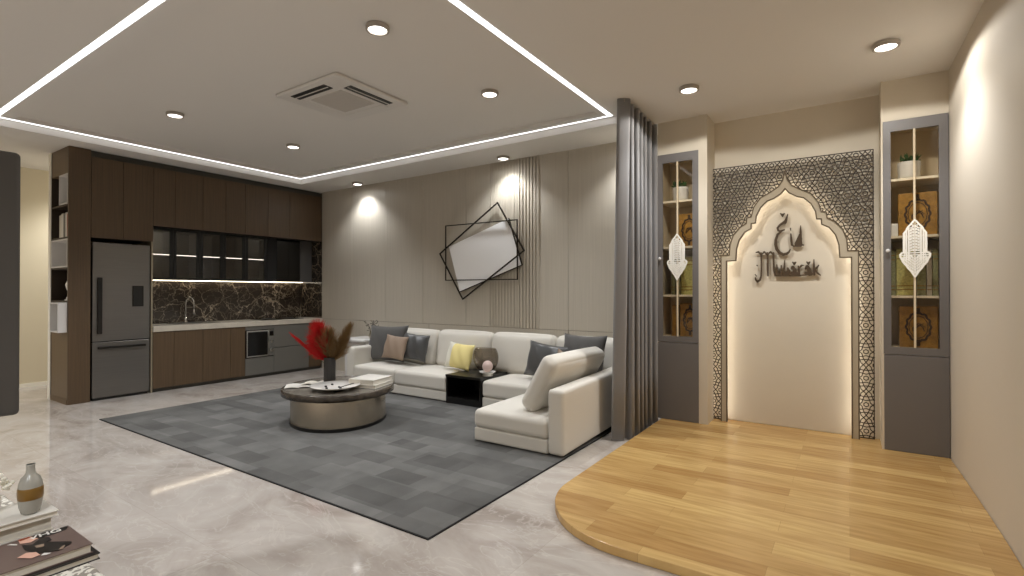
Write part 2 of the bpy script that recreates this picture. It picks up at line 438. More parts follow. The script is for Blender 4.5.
# oak platform with a rounded front corner
pts = [(.6, 2.185), (.6, NY), (-1.425, NY), (-1.425, 2.75)]
pts = [(.604, 2.175), (.604, 3.3), (.600, 3.7), (.592, 4.2), (.582, 4.62)] + [(.58, NY), (-1.425, NY)] + [(-.86-.565*cos(t), 2.74-.565*sin(t)) for t in [i*pi/2/20 for i in range(21)]]
pf = MB().prism(pts, 0.001, P).build('oak_platform', 'oak')
pf.data.materials.append(MATS['oak'])
b_ = pf.modifiers.new('bevel', 'BEVEL'); b_.width = .004; b_.segments = 2; b_.limit_method = 'ANGLE'
tag(pf, 'low honey oak plank platform with a rounded corner in front of the lit arch', 'platform')

# LED strips in the ceiling tray
t = T('ceiling_light_strip', (-4.1, 2.8, H+.065), 'white LED strip running round the recessed ceiling tray above the rug', 'light strip')
z0, z1 = H+.0665, H+.0695
y0, y1, x0, x1, w = 1.222, 4.372, -6.545, -1.795, .042
box('far_strip', (x0, x1, y1-w*.5, y1, z0, z1), 'led', t)
box('near_strip', (x0, x1, y0, y0+w, z0, z1), 'led', t)
box('kitchen_side_strip', (x0, x0+w*.6, y0+w, y1-w*.5, z0, z1), 'led', t)
box('platform_side_strip', (x1-w, x1, y0+w, y1-w*.5, z0, z1), 'led', t)

# recessed lamps
WARM = (1.0, .98, .935); NEUT = (.95, .975, 1.0)
def make_downlight():
    t = T('ceiling_downlight', (0, 0, 0), 'x', 'ceiling lamp')
    MB().lathe([(0, .0), (.062, 0), (.072, -.004), (.072, -.028), (.058, -.030), (.056, -.022), (0, -.022)]).build('housing', 'dl_ring', t, smooth=False)
    MB().lathe([(0, -.023), (.056, -.023), (.0555, -.0245), (0, -.0245)]).build('diffuser', 'lamp', t)
    return t
dl0 = make_downlight(); first = [True]
def downlight(x, y, z, label, energy, col, size=120, blend=.7, group=None, narrow=0):
    if first[0]: o = dl0; first[0] = False
    else: o = copy_tree(dl0)
    o.location = (x, y, z); o['label'] = label
    if group: o['group'] = group
    elif 'group' in o: del o['group']
    light('lamp_beam', 'SPOT', (0, 0, -.05), energy, col, o, spot_size=radians(size), spot_blend=blend, shadow_soft_size=.045)
    if narrow: light('lamp_core_beam', 'SPOT', (0, 0, -.05), narrow, col, o, spot_size=radians(120), spot_blend=1.0, shadow_soft_size=.045)
    return o
zi, zs = H+.105, H
E0 = 34
downlight(-2.43, 2.15, zi, 'round ceiling lamp inside the tray, nearest the camera beside the air unit', E0, NEUT)
downlight(-5.18, 2.17, zi, 'round ceiling lamp inside the tray above the kitchen end of the rug', E0, NEUT)
downlight(-5.20, 3.38, zi, 'small round ceiling lamp inside the tray near its kitchen-side far corner', E0, NEUT)
downlight(-2.46, 3.37, zi, 'round ceiling lamp inside the tray right of the air unit', E0, NEUT)
downlight(-5.80, 4.77, zs, 'round ceiling lamp close to the sofa wall, above the white side table', 1.8, NEUT, 172, .25, narrow=2.6)
downlight(-3.29, 4.77, zs, 'round ceiling lamp close to the sofa wall, above the ribbed wall strip', 1.8, NEUT, 172, .25, narrow=2.6)
downlight(-1.74, 4.77, zs, 'round ceiling lamp close to the sofa wall, tucked behind the top of the grey curtain', 1.8, NEUT, 172, .25, narrow=2.6)
downlight(-1.00, 3.92, zs, 'round ceiling lamp above the platform, beside the grey curtain', 17, WARM, 158, .08, narrow=2)
downlight(.197, 3.90, zs, 'round ceiling lamp above the platform, nearest the plain right wall', 17, WARM, 158, .08, narrow=2)
g = 'added fill lamps behind the viewpoint'  # out-of-view lamps, added to raise the room's overall brightness
for x_, y_ in ((-5.6, -.6), (-3.2, -.6), (-.9, -.4), (-.9, -1.7), (-3.2, -1.9)):
    downlight(x_, y_, zs, 'added fill lamp on the unseen ceiling behind the viewer', 54, NEUT, 140, .6, g)
downlight(-8.0, 2.6, zs, 'added unseen fill lamp in the passage behind the open shelves', 30, WARM, 140, .6)  # both passage lamps are unseen and added as extra fill
downlight(-7.9, .2, zs, 'added unseen fill lamp in the passage beyond the dark panel', 30, WARM, 140, .6)

# air conditioning cassette
t = T('air_conditioner', (-3.585, 2.79, zi), 'square white air conditioning cassette set in the recessed ceiling', 'air conditioner')
ax0, ax1, ay0, ay1, az = -3.975, -3.185, 2.415, 3.165, zi
MB().rbox(ax0, ax1, ay0, ay1, az-.03, az, r=.015, n=4).build('face_panel', 'ac_white', t, smooth=True)
g_ = MB().box(ax0+.20, ax1-.20, ay0+.20, ay1-.20, az-.036, az-.028)
gr = g_.build('intake_grille', 'ac_grille', t, bevel=.004)
gl = MB()
for i in range(30):
    yy = ay0+.215+i*(ay1-ay0-.43)/29; gl.box(ax0+.21, ax1-.21, yy-.0025, yy+.0025, az-.0375, az-.0355)
gl.build('grille_slats', 'ac_grille', gr)
for (a, b, cc, d, hor) in ((ax0+.13, ax1-.225, ay0+.06, ay0+.145, 1), (ax1-.15, ax1-.065, ay0+.19, ay1-.12, 0)):
    v = box('air_slot', (a, b, cc, d, az-.034, az-.029), 'black', t)
    if hor: box('vane', (a+.005, b-.005, (cc+d)/2-.004, (cc+d)/2+.004, az-.038, az-.033), 'ac_white', v)
    else: box('vane', ((a+b)/2-.004, (a+b)/2+.004, cc+.005, d-.005, az-.038, az-.033), 'ac_white', v)
for (a, b, cc, d) in ((ax0+.13, ax1-.17, ay1-.145, ay1-.07), (ax0+.07, ax0+.145, ay0+.15, ay1-.12)):
    box('closed_vane', (a, b, cc, d, az-.0335, az-.029), 'ac_white', t, bevel=.002)

# ------------------------------------------------------------------ kitchen wall
TZ = 2.665
t = T('tall_kitchen_cabinet', (-7.12, 1.95, 0), 'tall dark brown wood cabinet end with open display shelves beside the fridge', 'cabinet')
S0, S1 = 1.86, 2.05
b = MB(); b.box(-6.875, KX, S0, S1, 0, H-.002); b.build('front_panel', 'wood_dark', t, bevel=.002)
b = MB(); b.box(-7.395, -7.385, S0, S1, 0, H-.002); b.build('end_panel', 'wood_inside', t)
b = MB(); b.box(-7.385, -6.875, S1-.012, S1, 0, H-.002); b.build('back_panel', 'wood_inside', t)
b = MB(); b.box(-7.385, -6.875, S0+.002, S1-.012, 2.455, H-.002); b.build('top_fascia', 'wood_side', t)
b = MB(); b.box(-7.385, -6.875, S0+.002, S1-.012, .05, .762); b.build('lower_panel', 'wood_side', t)
b = MB(); b.box(-7.385, -6.875, S0-.004, S1-.012, 0, .05); b.build('plinth', 'wood_side', t)
for zz in (2.12, 1.77, 1.445, 1.09):
    MB().box(-7.385, -6.875, S0+.002, S1-.012, zz-.009, zz+.009).build('shelf', 'wood_inside', t)
def shelf_box(x0, x1, y0, y1, z0, z1, label):
    th = .014
    b = MB(); b.box(x0, x1, y0, y1, z0, z0+th); b.box(x0, x1, y0, y1, z1-th, z1); b.box(x0, x0+th, y0, y1, z0+th, z1-th); b.box(x1-th, x1, y0, y1, z0+th, z1-th)
    b.box(x0+th, x1-th, y1-.01, y1, z0+th, z1-th)
    o = b.build('display_box', 'white_lacquer', at=((x0+x1)/2, (y0+y1)/2, z0)); tag(o, label, 'box'); return o
shelf_box(-7.14, -6.877, S0-.002, S1-.014, 2.131, 2.452, 'white open box in the topmost shelf space of the brown cabinet end')
shelf_box(-7.384, -6.877, S0-.002, S1-.014, 1.456, 1.759, 'wide white open box in the middle of the brown display shelves')
shelf_box(-7.14, -6.877, S0-.075, S1-.014, .764, 1.079, 'lowest white open box, sticking out of the brown display shelves')
g = 'books on the display shelf'
for i, (xx, w, hh, mname, lab) in enumerate(((-7.15, .055, .24, 'paper', 'leftmost pale upright book on the brown display shelves'),
        (-7.085, .055, .255, 'book_white', 'second pale upright book on the brown display shelves'),
        (-7.02, .05, .25, 'cab_grey', 'grey upright book between white ones on the brown display shelves'),
        (-6.96, .04, .26, 'book_white', 'white upright book just left of the reddish brown one'),
        (-6.91, .03, .24, 'cover_hair', 'reddish brown upright book at the right end of the shelf row'))):
    o = T('book', (xx+w/2, 1.92, 1.78), lab, 'book', g)
    box('cover', (xx, xx+w, 1.864, 1.99, 1.7795, 1.78+hh), mname, o, bevel=.003)
    box('pages', (xx+.004, xx+w-.004, 1.87, 1.985, 1.7801+hh, 1.783+hh), 'paper', o)
o = T('figurine', (-6.955, 1.93, 1.10), 'white curvy sculpture on the brown display shelves above the lowest box', 'sculpture')
MB().lathe([(0,1.10),(.05,1.10),(.052,1.13),(.028,1.17),(.05,1.22),(.062,1.27),(.04,1.32),(.03,1.35),(.045,1.385),(.03,1.41),(0,1.415)], -6.955, 1.925, 20, sx=1.1, sy=.95).build('body', 'ceramic', o, smooth=True)
MB().box(-7.015, -6.895, 1.875, 1.985, 1.0991, 1.112).build('base', 'ceramic', o, bevel=.003)

# fridge
t = T('refrigerator', (-7.1, 2.34, 0), 'dark steel fridge freezer with bar handles built into the brown cabinets', 'refrigerator')
box('body', (-7.38, KX-.03, 2.068, 2.61, .02, 1.735), 'steel_dark', t)
d = box('upper_door', (KX-.03, KX, 2.068, 2.61, .648, 1.735), 'steel', t, bevel=.004)
h_ = MB(); h_.box(KX+.012, KX+.03, 2.108, 2.148, .73, 1.35); h_.box(KX, KX+.013, 2.118, 2.138, .76, .78); h_.box(KX, KX+.013, 2.118, 2.138, 1.30, 1.32); h_.build('handle', 'steel_dark', d, bevel=.003)
f_ = MB(); f_.box(KX, KX+.006, 2.435, 2.545, 1.025, 1.262); f_.build('dispenser', 'steel_dark', d)
box('dispenser_recess', (KX+.005, KX+.008, 2.452, 2.53, 1.035, 1.252), 'black', d)
d = box('lower_door', (KX-.03, KX, 2.068, 2.61, .03, .638), 'steel', t, bevel=.004)
h_ = MB(); h_.box(KX+.012, KX+.03, 2.112, 2.565, .565, .59); h_.box(KX, KX+.013, 2.14, 2.16, .57, .585); h_.box(KX, KX+.013, 2.52, 2.54, .57, .585); h_.build('handle', 'steel_dark', d, bevel=.003)
box('base', (-7.3, KX-.02, 2.08, 2.6, 0, .03), 'black', t)

# wall units over the fridge and the counter
t = T('upper_kitchen_cabinets', (-7.12, 3.5, 1.745), 'long row of flat dark brown wall cabinets across the top of the kitchen', 'cabinet')
box('carcass', (-7.39, KX-.02, 2.053, 4.94, 1.985, TZ), 'seam', t)
box('fridge_carcass', (-7.39, KX-.02, 2.053, 2.64, 1.785, 1.985), 'seam', t)
ys = [2.053, 2.345, 2.645, 2.876, 3.196, 3.482, 3.74, 4.066, 4.40, 4.94]
for i, (a, b2) in enumerate(zip(ys, ys[1:])):
    MB().box(KX-.02, KX, a+.0015, b2-.0015, 1.785 if i < 2 else 1.975, TZ).build('door', 'wood_dark', t, bevel=.0015)
box('light_gap', (-6.95, -6.90, 2.053, 4.94, TZ, H-.001), 'filler_grey', t)
box('side_trim', (-7.39, KX+.002, 2.622, 2.640, 0.001, 1.785), 'alu', t)
# glass wall units
GX = -7.09
t = T('glass_wall_cabinets', (-7.24, 3.8, 1.34), 'row of dark framed glass wall cabinets under the brown cupboards', 'cabinet')
c_ = MB(); c_.box(-7.39, GX-.02, 2.645, 4.94, 1.955, 1.983); c_.box(-7.39, GX-.02, 2.645, 4.94, 1.342, 1.36); c_.box(-7.39, -7.375, 2.645, 4.94, 1.36, 1.955)
for yy in (2.65, 2.957, 3.273, 3.57, 3.875, 4.25, 4.64, 4.93): c_.box(-7.375, GX-.022, yy-.008, yy+.008, 1.36, 1.955)
c_.build('carcass', 'cabinet_inside', t)
doors = [(2.66, 2.955), (2.959, 3.27), (3.276, 3.568), (3.572, 3.872), (3.878, 4.19)]
for a, b2 in doors:
    sw = .036
    f_ = MB(); f_.box(GX-.02, GX, a, a+sw, 1.345, 1.98); f_.box(GX-.02, GX, b2-sw, b2, 1.345, 1.98); f_.box(GX-.02, GX, a+sw, b2-sw, 1.345, 1.345+sw*.6); f_.box(GX-.02, GX, a+sw, b2-sw, 1.98-sw*.6, 1.98)
    d = f_.build('door', 'black', t)
    box('pane', (GX-.012, GX-.008, a+sw, b2-sw, 1.345+sw*.6, 1.98-sw*.6), 'smoke', d)
    s_ = box('shelf', (-7.375, GX-.03, a+.005, b2-.005, 1.652, 1.664), 'cabinet_inside', t)
    box('shelf_light', (GX-.0305, GX-.0235, a+.03, b2-.03, 1.652, 1.660), 'led_shelf', s_)
box('dark_panel', (GX-.02, GX, 4.195, 4.345, 1.345, 1.98), 'black_matte', t)
box('door', (GX-.02, GX, 4.348, 4.54, 1.345, 1.98), 'black_gloss', t)
box('door', (GX-.02, GX, 4.543, 4.725, 1.345, 1.98), 'black_gloss', t)
box('door', (GX-.02, GX, 4.728, 4.935, 1.345, 1.98), 'grey_panel', t)
o = T('counter_light_strip', (-7.35, 3.8, 1.33), 'warm light strip under the glass cabinets shining on the dark stone', 'light strip')
box('strip', (-7.345, -7.325, 2.65, 4.93, 1.335, 1.3415), 'led_kitchen', o)
o = T('backsplash', (-7.39, 3.8, .784), 'dark brown pale-veined marble backsplash behind the kitchen counter', 'backsplash')
MB().box(-7.3995, -7.386, 2.645, 4.94, .784, 1.34).build('back_slab', 'dark_marble', o)
MB().box(-7.385, KX-.003, 4.942, 4.9695, .784, 1.972).build('corner_slab', 'dark_marble', o)

# base units
t = T('base_kitchen_cabinets', (-7.12, 3.8, 0), 'low kitchen cabinets with brown doors and grey drawers under the counter', 'cabinet')
box('carcass', (-7.38, KX-.02, 2.645, 3.745, .05, .715), 'seam', t); box('carcass', (-7.38, KX-.02, 4.16, 4.94, .05, .715), 'seam', t); box('oven_housing', (-7.38, KX-.02, 3.745, 4.16, .05, .27), 'seam', t)
box('toe_kick', (-7.3, KX-.035, 2.645, 4.94, 0, .05), 'filler_grey', t)
ys = [2.645, 2.87, 3.203, 3.55, 3.745]
for a, b2 in zip(ys, ys[1:]): MB().box(KX-.02, KX, a+.0015, b2-.0015, .045, .715).build('door', 'wood_dark', t, bevel=.0015)
MB().box(KX-.02, KX, 4.726, 4.94, .045, .715).build('door', 'wood_dark', t, bevel=.0015)
box('oven_surround', (KX-.02, KX, 3.748, 4.158, .045, .275), 'cab_grey', t); box('oven_surround', (KX-.02, KX, 3.748, 4.158, .665, .715), 'cab_grey', t)
box('drawer', (KX-.02, KX, 4.162, 4.722, .395, .715), 'cab_grey', t, bevel=.002)
box('drawer', (KX-.02, KX, 4.162, 4.722, .045, .388), 'cab_grey', t, bevel=.002)
o = T('oven', (KX-.1, 3.95, .28), 'built-in black glass oven with steel frame among grey drawers', 'oven')
box('body', (-7.3, KX-.021, 3.75, 4.155, .28, .662), 'steel_dark', o)
f_ = box('frame', (KX-.02, KX+.012, 3.757, 4.075, .29, .655), 'chrome', o, bevel=.003)
box('window', (KX+.011, KX+.016, 3.775, 4.057, .308, .637), 'black_gloss', f_)
f_ = box('control_panel', (KX-.02, KX+.010, 4.08, 4.153, .29, .655), 'cab_grey', o)
box('display', (KX+.009, KX+.012, 4.088, 4.145, .57, .635), 'black_gloss', f_)
for zz, r_ in ((.49, .022), (.37, .028)):
    M = Matrix.Translation((KX+.010, 4.116, zz)) @ Matrix.Rotation(pi/2, 4, 'Y')
    MB().lathe([(r_, 0), (r_, .014), (r_*.8, .018), (0, .018)], n=20, M=M).build('knob', 'chrome', f_)
# countertop
o = MB().box(-7.384, KX+.012, 2.645, 4.968, .717, .783).build('countertop', 'counter', bevel=.003); tag(o, 'pale speckled stone worktop along the kitchen wall', 'countertop')
o = T('cooktop', (-7.1, 4.4, .783), 'thin black glass hob on the pale worktop near the corner', 'cooktop')
box('glass_plate', (-7.33, -6.95, 4.08, 4.70, .784, .795), 'black_gloss', o, bevel=.003)
for yy in (4.24, 4.54): MB().lathe([(0, .7951), (.10, .7951), (.10, .7965), (.09, .7965), (0, .7962)], -7.13, yy, 28).build('burner', 'steel_dark', o)
o = T('kitchen_faucet', (-7.31, 3.2, .783), 'slim arched kitchen tap in front of the veined backsplash', 'faucet')
pt = [(-7.31, 3.2, .783), (-7.31, 3.2, 1.03)] + [(-7.31+.045*(1-cos(a)), 3.2+.03*(1-cos(a)), 1.03+.09*sin(a)) for a in [i*pi/10 for i in range(1, 11)]] + [(-7.22, 3.26, .95)]
MB().tube(pt, .009).build('spout', 'chrome', o, smooth=True)
MB().lathe([(0, .783), (.024, .783), (.024, .80), (.014, .83), (.014, .86), (0, .86)], -7.31, 3.2, 20).build('base', 'chrome', o, smooth=True)
MB().tube([(-7.22, 3.26, .96), (-7.22, 3.26, .89)], [.012, .016]).build('spray_head', 'chrome', o, smooth=True)
MB().tube([(-7.30, 3.2, .99), (-7.22, 3.26, .985)], .004).build('bracket', 'chrome', o)
o = T('soap_dispenser', (-7.27, 3.43, .783), 'small chrome dispenser on the worktop right of the tap', 'dispenser')
MB().lathe([(0, .783), (.018, .783), (.018, .80), (.008, .81), (.008, .835), (0, .836)], -7.27, 3.43, 16).build('stem', 'chrome', o, smooth=True)
MB().tube([(-7.27, 3.43, .832), (-7.23, 3.43, .828)], .005).build('nozzle', 'chrome', o)
o = T('kitchen_sink', (-7.1, 3.2, .78), 'shallow steel sink rim in the pale worktop below the tap', 'sink')
b = MB(); b.box(-7.27, -6.97, 2.95, 2.965, .7835, .788); b.box(-7.27, -6.97, 3.465, 3.48, .7835, .788); b.box(-7.27, -7.255, 2.965, 3.465, .7835, .788); b.box(-6.985, -6.97, 2.965, 3.465, .7835, .788); b.build('rim', 'chrome', o)
box('basin', (-7.255, -6.985, 2.965, 3.465, .7832, .785), 'steel', o)

# dark panel at the far left, on a post
t = T('display_screen', (-2.62, -.35, 0), 'large flat dark grey panel with rounded corners cut off by the left edge', 'panel')
MB().rbox(-2.635, -2.60, -1.2, .568, .735, 1.722, r=.017, n=6).build('screen', 'grey_panel', t, smooth=True)
b = MB(); b.box(-2.665, -2.635, -.42, -.28, .05, 1.3); b.build('post', 'black_matte', t)
MB().rbox(-2.9, -2.4, -.65, -.05, 0, .05, r=.02, n=3).build('foot', 'black_matte', t, smooth=True)

# ------------------------------------------------------------------ rug
o = T('area_rug', (-3.76, 3.1, 0), 'large dark grey patchwork rug with a black edge under the sofa and round table', 'rug')
rx0, rx1, ry0, ry1 = -5.83, -1.69, 1.815, 4.45
MB().box(rx0+.009, rx1-.009, ry0+.009, ry1-.009, .001, .007).build('pile', 'rug', o)
b = MB(); e_ = .009
b.box(rx0, rx1, ry0, ry0+e_, .0005, .0068); b.box(rx0, rx1, ry1-e_, ry1, .0005, .0068); b.box(rx0, rx0+e_, ry0+e_, ry1-e_, .0005, .0068); b.box(rx1-e_, rx1, ry0+e_, ry1-e_, .0005, .0068)
b.build('edging', 'rug_edge', o)
RZ = .0075

# ------------------------------------------------------------------ sofa
t = T('sectional_sofa', (-3.4, 4.4, RZ), 'large cream fabric corner sofa with a chaise end under the framed wall art', 'sofa')
def rb(name, b, m_, r=.03, n=10, crown=(0,0,0), M=None, par=None): return MB().rbox(*b, r=r, n=n, crown=crown, M=M).build(name, m_, par or t, smooth=True)
FY = 4.15
# dark recessed feet line
b = MB(); b.box(-5.18, -3.66, FY+.05, 4.9, RZ, .03); b.box(-3.08, -1.86, FY+.05, 4.9, RZ, .04); b.box(-2.44, -1.76, 3.26, FY+.05, RZ, .04); b.build('plinth', 'black_matte', t)
rb('base', (-5.12, -3.605, FY, 4.86, .016, .118), 'sofa', r=.012)
rb('base', (-3.125, -2.49, FY, 4.86, .016, .118), 'sofa', r=.012)
rb('base', (-2.495, -1.825, 3.21, 4.86, .016, .118), 'sofa', r=.012)
rb('seat_cushion', (-5.11, -4.40, FY-.01, 4.86, .118, .286), 'sofa', r=.035, crown=(0,0,.02))
rb('seat_cushion', (-4.40, -3.605, FY-.01, 4.86, .118, .286), 'sofa', r=.035, crown=(0,0,.02))
rb('seat_cushion', (-3.125, -2.46, FY-.01, 4.86, .118, .286), 'sofa', r=.035, crown=(0,0,.02))
rb('seat_cushion', (-2.50, -1.825, 3.20, 4.20, .118, .262), 'sofa', r=.04, crown=(0,0,.012))
rb('seat_cushion', (-2.46, -1.825, 4.20, 4.86, .118, .286), 'sofa', r=.035, crown=(0,0,.012))
rb('armrest', (-5.245, -5.105, FY-.01, 4.93, .016, .505), 'sofa', r=.035)
M = Matrix(((1,0,0,0),(0,1,0,0),(0,.022,1,-.022*3.2),(0,0,0,1)))
rb('armrest', (-1.825, -1.69, 3.205, 4.93, .016, .487), 'sofa', r=.03, M=M)
rb('backrest_frame', (-5.105, -1.825, 4.84, 4.93, .03, .60), 'sofa', r=.03)
def tilt(px_, py_, pz_, a): return Matrix.Translation((px_,py_,pz_)) @ Matrix.Rotation(a, 4, 'X') @ Matrix.Translation((-px_,-py_,-pz_))
for (a, b2, zz) in ((-5.09, -4.215, .715), (-4.205, -3.40, .725), (-3.39, -2.58, .73), (-2.57, -1.84, .73)):
    rb('back_cushion', (a, b2, 4.60, 4.79, .285, zz), 'sofa', r=.07, crown=(0,.025,.012), M=tilt(0, 4.70, .3, -.16))

# black box table between the sofa seats
o = T('side_table', (-3.365, 4.42, RZ), 'black wooden cube table with an open niche set between the sofa seats', 'side table')
box('top', (-3.60, -3.13, 4.13, 4.62, .285, .312), 'black_wood', o, bevel=.003)
box('side_panel', (-3.60, -3.578, 4.14, 4.62, RZ, .285), 'black_wood', o)
box('side_panel', (-3.152, -3.13, 4.14, 4.62, RZ, .285), 'black_wood', o)
box('bottom', (-3.578, -3.152, 4.14, 4.62, RZ, .075), 'black_wood', o)
box('back_panel', (-3.578, -3.152, 4.60, 4.62, .075, .285), 'black_matte', o)

# scatter cushions
def pillow(name, w, h, th, m_, loc, rot, label, group=None, pinch=.10, puff=.5):
    n = 18; bm = bmesh.new(); grid = {}
    for s_ in (1, -1):
        for i in range(n+1):
            for j in range(n+1):
                u = -1+2*i/n; v = -1+2*j/n; edge = max(abs(u), abs(v)) >= 1-1e-9
                if edge and s_ == -1: grid[(s_, i, j)] = grid[(1, i, j)]; continue
                x_ = w/2*u*(1-pinch*(1-v*v)*abs(u)**3*.9); z_ = h/2*v*(1-pinch*(1-u*u)*abs(v)**3*.9)
                y_ = s_*th/2*((1-u*u)*(1-v*v))**puff
                grid[(s_, i, j)] = bm.verts.new((x_, y_ + .006*sin(9*u+4*v)*(0 if edge else 1), z_))
    for s_ in (1, -1):
        for i in range(n):
            for j in range(n):
                q = [grid[(s_,i,j)], grid[(s_,i+1,j)], grid[(s_,i+1,j+1)], grid[(s_,i,j+1)]]
                if s_ == 1: q.reverse()
                bm.faces.new(q)
    bmesh.ops.recalc_face_normals(bm, faces=bm.faces)
    me = bpy.data.meshes.new(name); bm.to_mesh(me); bm.free(); me.materials.append(MATS[m_])
    for p in me.polygons: p.use_smooth = True
    o = bpy.data.objects.new(name, me); COL.objects.link(o); o.location = loc; o.rotation_euler = rot
    tag(o, label, 'cushion', group); return o
g = 'scatter cushions on the sofa'
pillow('cushion', .68, .46, .15, 'pillow_grey', (-4.90, 4.50, .54), (-.22, -.03, .02), 'large charcoal grey cushion at the left end of the sofa', g)
pillow('cushion', .44, .33, .14, 'pillow_satin', (-4.42, 4.50, .52), (-.22, .06, .02), 'shiny slate grey cushion right of the taupe one, at the sofa left end', g)
pillow('cushion', .38, .30, .11, 'pillow_taupe', (-4.65, 4.40, .51), (-.28, .05, .0), 'small taupe cushion leaning on the charcoal ones at the sofa left end', g)
pillow('cushion', .41, .30, .13, 'pillow_yellow', (-3.68, 4.46, .465), (-.3, .05, -.12), 'yellow and white two-tone cushion left of the black cube table', g)
pillow('cushion', .50, .36, .15, 'pillow_satin', (-2.52, 4.42, .50), (-.24, .08, -.1), 'shiny slate grey cushion at the sofa right, left of the large corner cushion', g)
pillow('cushion', .56, .48, .15, 'pillow_grey', (-2.13, 4.42, .55), (-.2, -.02, -.30), 'large charcoal grey cushion in the sofa corner behind the long cream bolster', g)
pillow('cushion', .30, .28, .09, 'pillow_taupe', (-2.16, 4.10, .50), (-.2, .25, -.4), 'taupe cushion tip peeking out behind the long cream bolster', g)
o = MB().rbox(-.075, .075, -.44, .44, 0, .47, r=.055, n=10, crown=(.02,.01,.01)).build('bolster_cushion', 'sofa', smooth=True)
o.location = (-2.075, 3.76, .285); o.rotation_euler = (.0, .52, -.04)
tag(o, 'long cream back cushion leaning against the right armrest of the sofa', 'cushion', g)

# smoked glass vase and the bowl on the black table
o = T('glass_vase', (-3.31, 4.44, .312), 'round flattened smoked glass vase on the black cube table', 'vase')
R_ = .165
prof = [(.05, .313)] + [(sqrt(max(0, R_*R_-(z-.313-R_)**2)), z) for z in [.318+i*(.26)/16 for i in range(17)]]
inn = [(max(.01, r-.006), z) for r, z in reversed(prof)]
MB().lathe([(0, .313)]+prof+inn+[(0, .319)], -3.31, 4.46, 40, sx=1, sy=.5).build('body', 'vase_smoke', o, smooth=True)
box('base', (-3.37, -3.25, 4.43, 4.49, .3121, .316), 'black_gloss', o)
o = T('pedestal_bowl', (-3.285, 4.27, .312), 'small white footed dish on the black cube table', 'bowl')
MB().lathe([(0,.3125),(.055,.3125),(.05,.322),(.052,.335),(.085,.352),(.088,.358),(.05,.350),(0,.348)], -3.22, 4.27, 32).build('dish', 'ceramic', o, smooth=True)
o.location.x = -3.22
for ch in o.children: ch.location.x = -.065
o.location.x = -3.165; o.location.y = 4.30
o = MB().lathe([(0,.349)]+[(.056*sin(a), .41-.06*cos(a)) for a in [i*pi/14 for i in range(1,14)]]+[(0,.47)], 0, 0, 28).build('decorative_ball', 'pink', smooth=True, at=(0,0,.349))
o.location = (-3.165, 4.30, .350); tag(o, 'pale pink ball resting in the small white footed dish', 'ornament')

# white side table beyond the left armrest
o = T('side_table', (-5.56, 4.68, 0), 'white box-shaped side table with a glossy top left of the sofa', 'side table')
MB().rbox(-5.80, -5.31, 4.48, 4.92, .515, .56, r=.02, n=4).build('top', 'table_white', o, smooth=True)
MB().rbox(-5.76, -5.33, 4.52, 4.90, 0, .515, r=.015, n=4).build('body', 'white_lacquer', o, smooth=True)
o = T('twig_vase', (-5.38, 4.66, .56), 'small clear glass vase of dark twigs on the white side table', 'vase')
MB().lathe([(0,.561),(.03,.561),(.035,.60),(.02,.66),(.024,.68),(.021,.68),(.017,.66),(.031,.60),(.027,.566),(0,.566)], -5.38, 4.66, 24).build('glass_body', 'clear', o, smooth=True)
rr = random.Random(5); tw = MB()
for i in range(9):
    a = rr.uniform(0, 2*pi); s_ = rr.uniform(.04, .1); hh = rr.uniform(.16, .26)
    tw.tube([(-5.38,4.66,.57), (-5.38+s_*.3*cos(a),4.66+s_*.3*sin(a),.57+hh*.6), (-5.38+s_*cos(a),4.66+s_*sin(a),.57+hh)], [.0025,.002,.001], 5)
    for k in range(5):
        f = .5+.1*k; c0 = Vector((-5.38+s_*f*cos(a), 4.66+s_*f*sin(a), .57+hh*f)); tw.tube([c0, c0+Vector((rr.uniform(-.03,.03), rr.uniform(-.03,.03), rr.uniform(.0,.03)))], [.002,.005], 4)
tw.build('twigs', 'twig', o)

# ------------------------------------------------------------------ coffee table
cx, cy = -4.03, 3.10
t = T('coffee_table', (cx, cy, RZ), 'round low coffee table with dark stone top and champagne metal drum base', 'coffee table')
def oval(cx_, cy_, a, b_): return Matrix.Translation((cx_, cy_, 0)) @ Matrix.Rotation(-.69, 4, 'Z') @ Matrix.Diagonal((a, b_, 1, 1))
MO = oval(-4.02, 3.097, 1.03, .975)
MB().lathe([(0,.306),(.492,.306),(.492,.311),(0,.311)], n=96, M=MO).build('stone_inset', 'ct_top', t)
MB().lathe([(0,.255),(.508,.255),(.518,.262),(.518,.305),(.512,.313),(.495,.313),(.492,.306),(0,.306)], n=96, M=MO).build('rim', 'ct_rim', t, smooth=True)
MO = oval(-4.005, 3.085, .525, .424)
MB().lathe([(1,.036),(1,.256)], n=96, M=MO).build('drum', 'drum', t, smooth=True)
MB().lathe([(0,RZ),(1.015,RZ),(1.015,.036),(0,.036)], n=96, M=MO).build('plinth', 'black', t)
CT = .3135
# dark vase
vx, vy = -4.14, 3.08
o = T('pampas_vase', (vx, vy, CT), 'tall dark ribbed square-edged vase on the round coffee table', 'vase')
b = MB(); w = .052
pr_ = []
for k in range(8):
    a = 2*pi*(k+.5)/8; pr_.append((vx+w/cos(pi/8)*cos(a), vy+w/cos(pi/8)*sin(a)))
b.prism(pr_, CT, CT+.25); b.build('body', 'vase_dark', o)
MB().prism([(vx+(x_-vx)*.85, vy+(y_-vy)*.85) for x_, y_ in pr_], CT+.25, CT+.252).build('mouth', 'black', o)
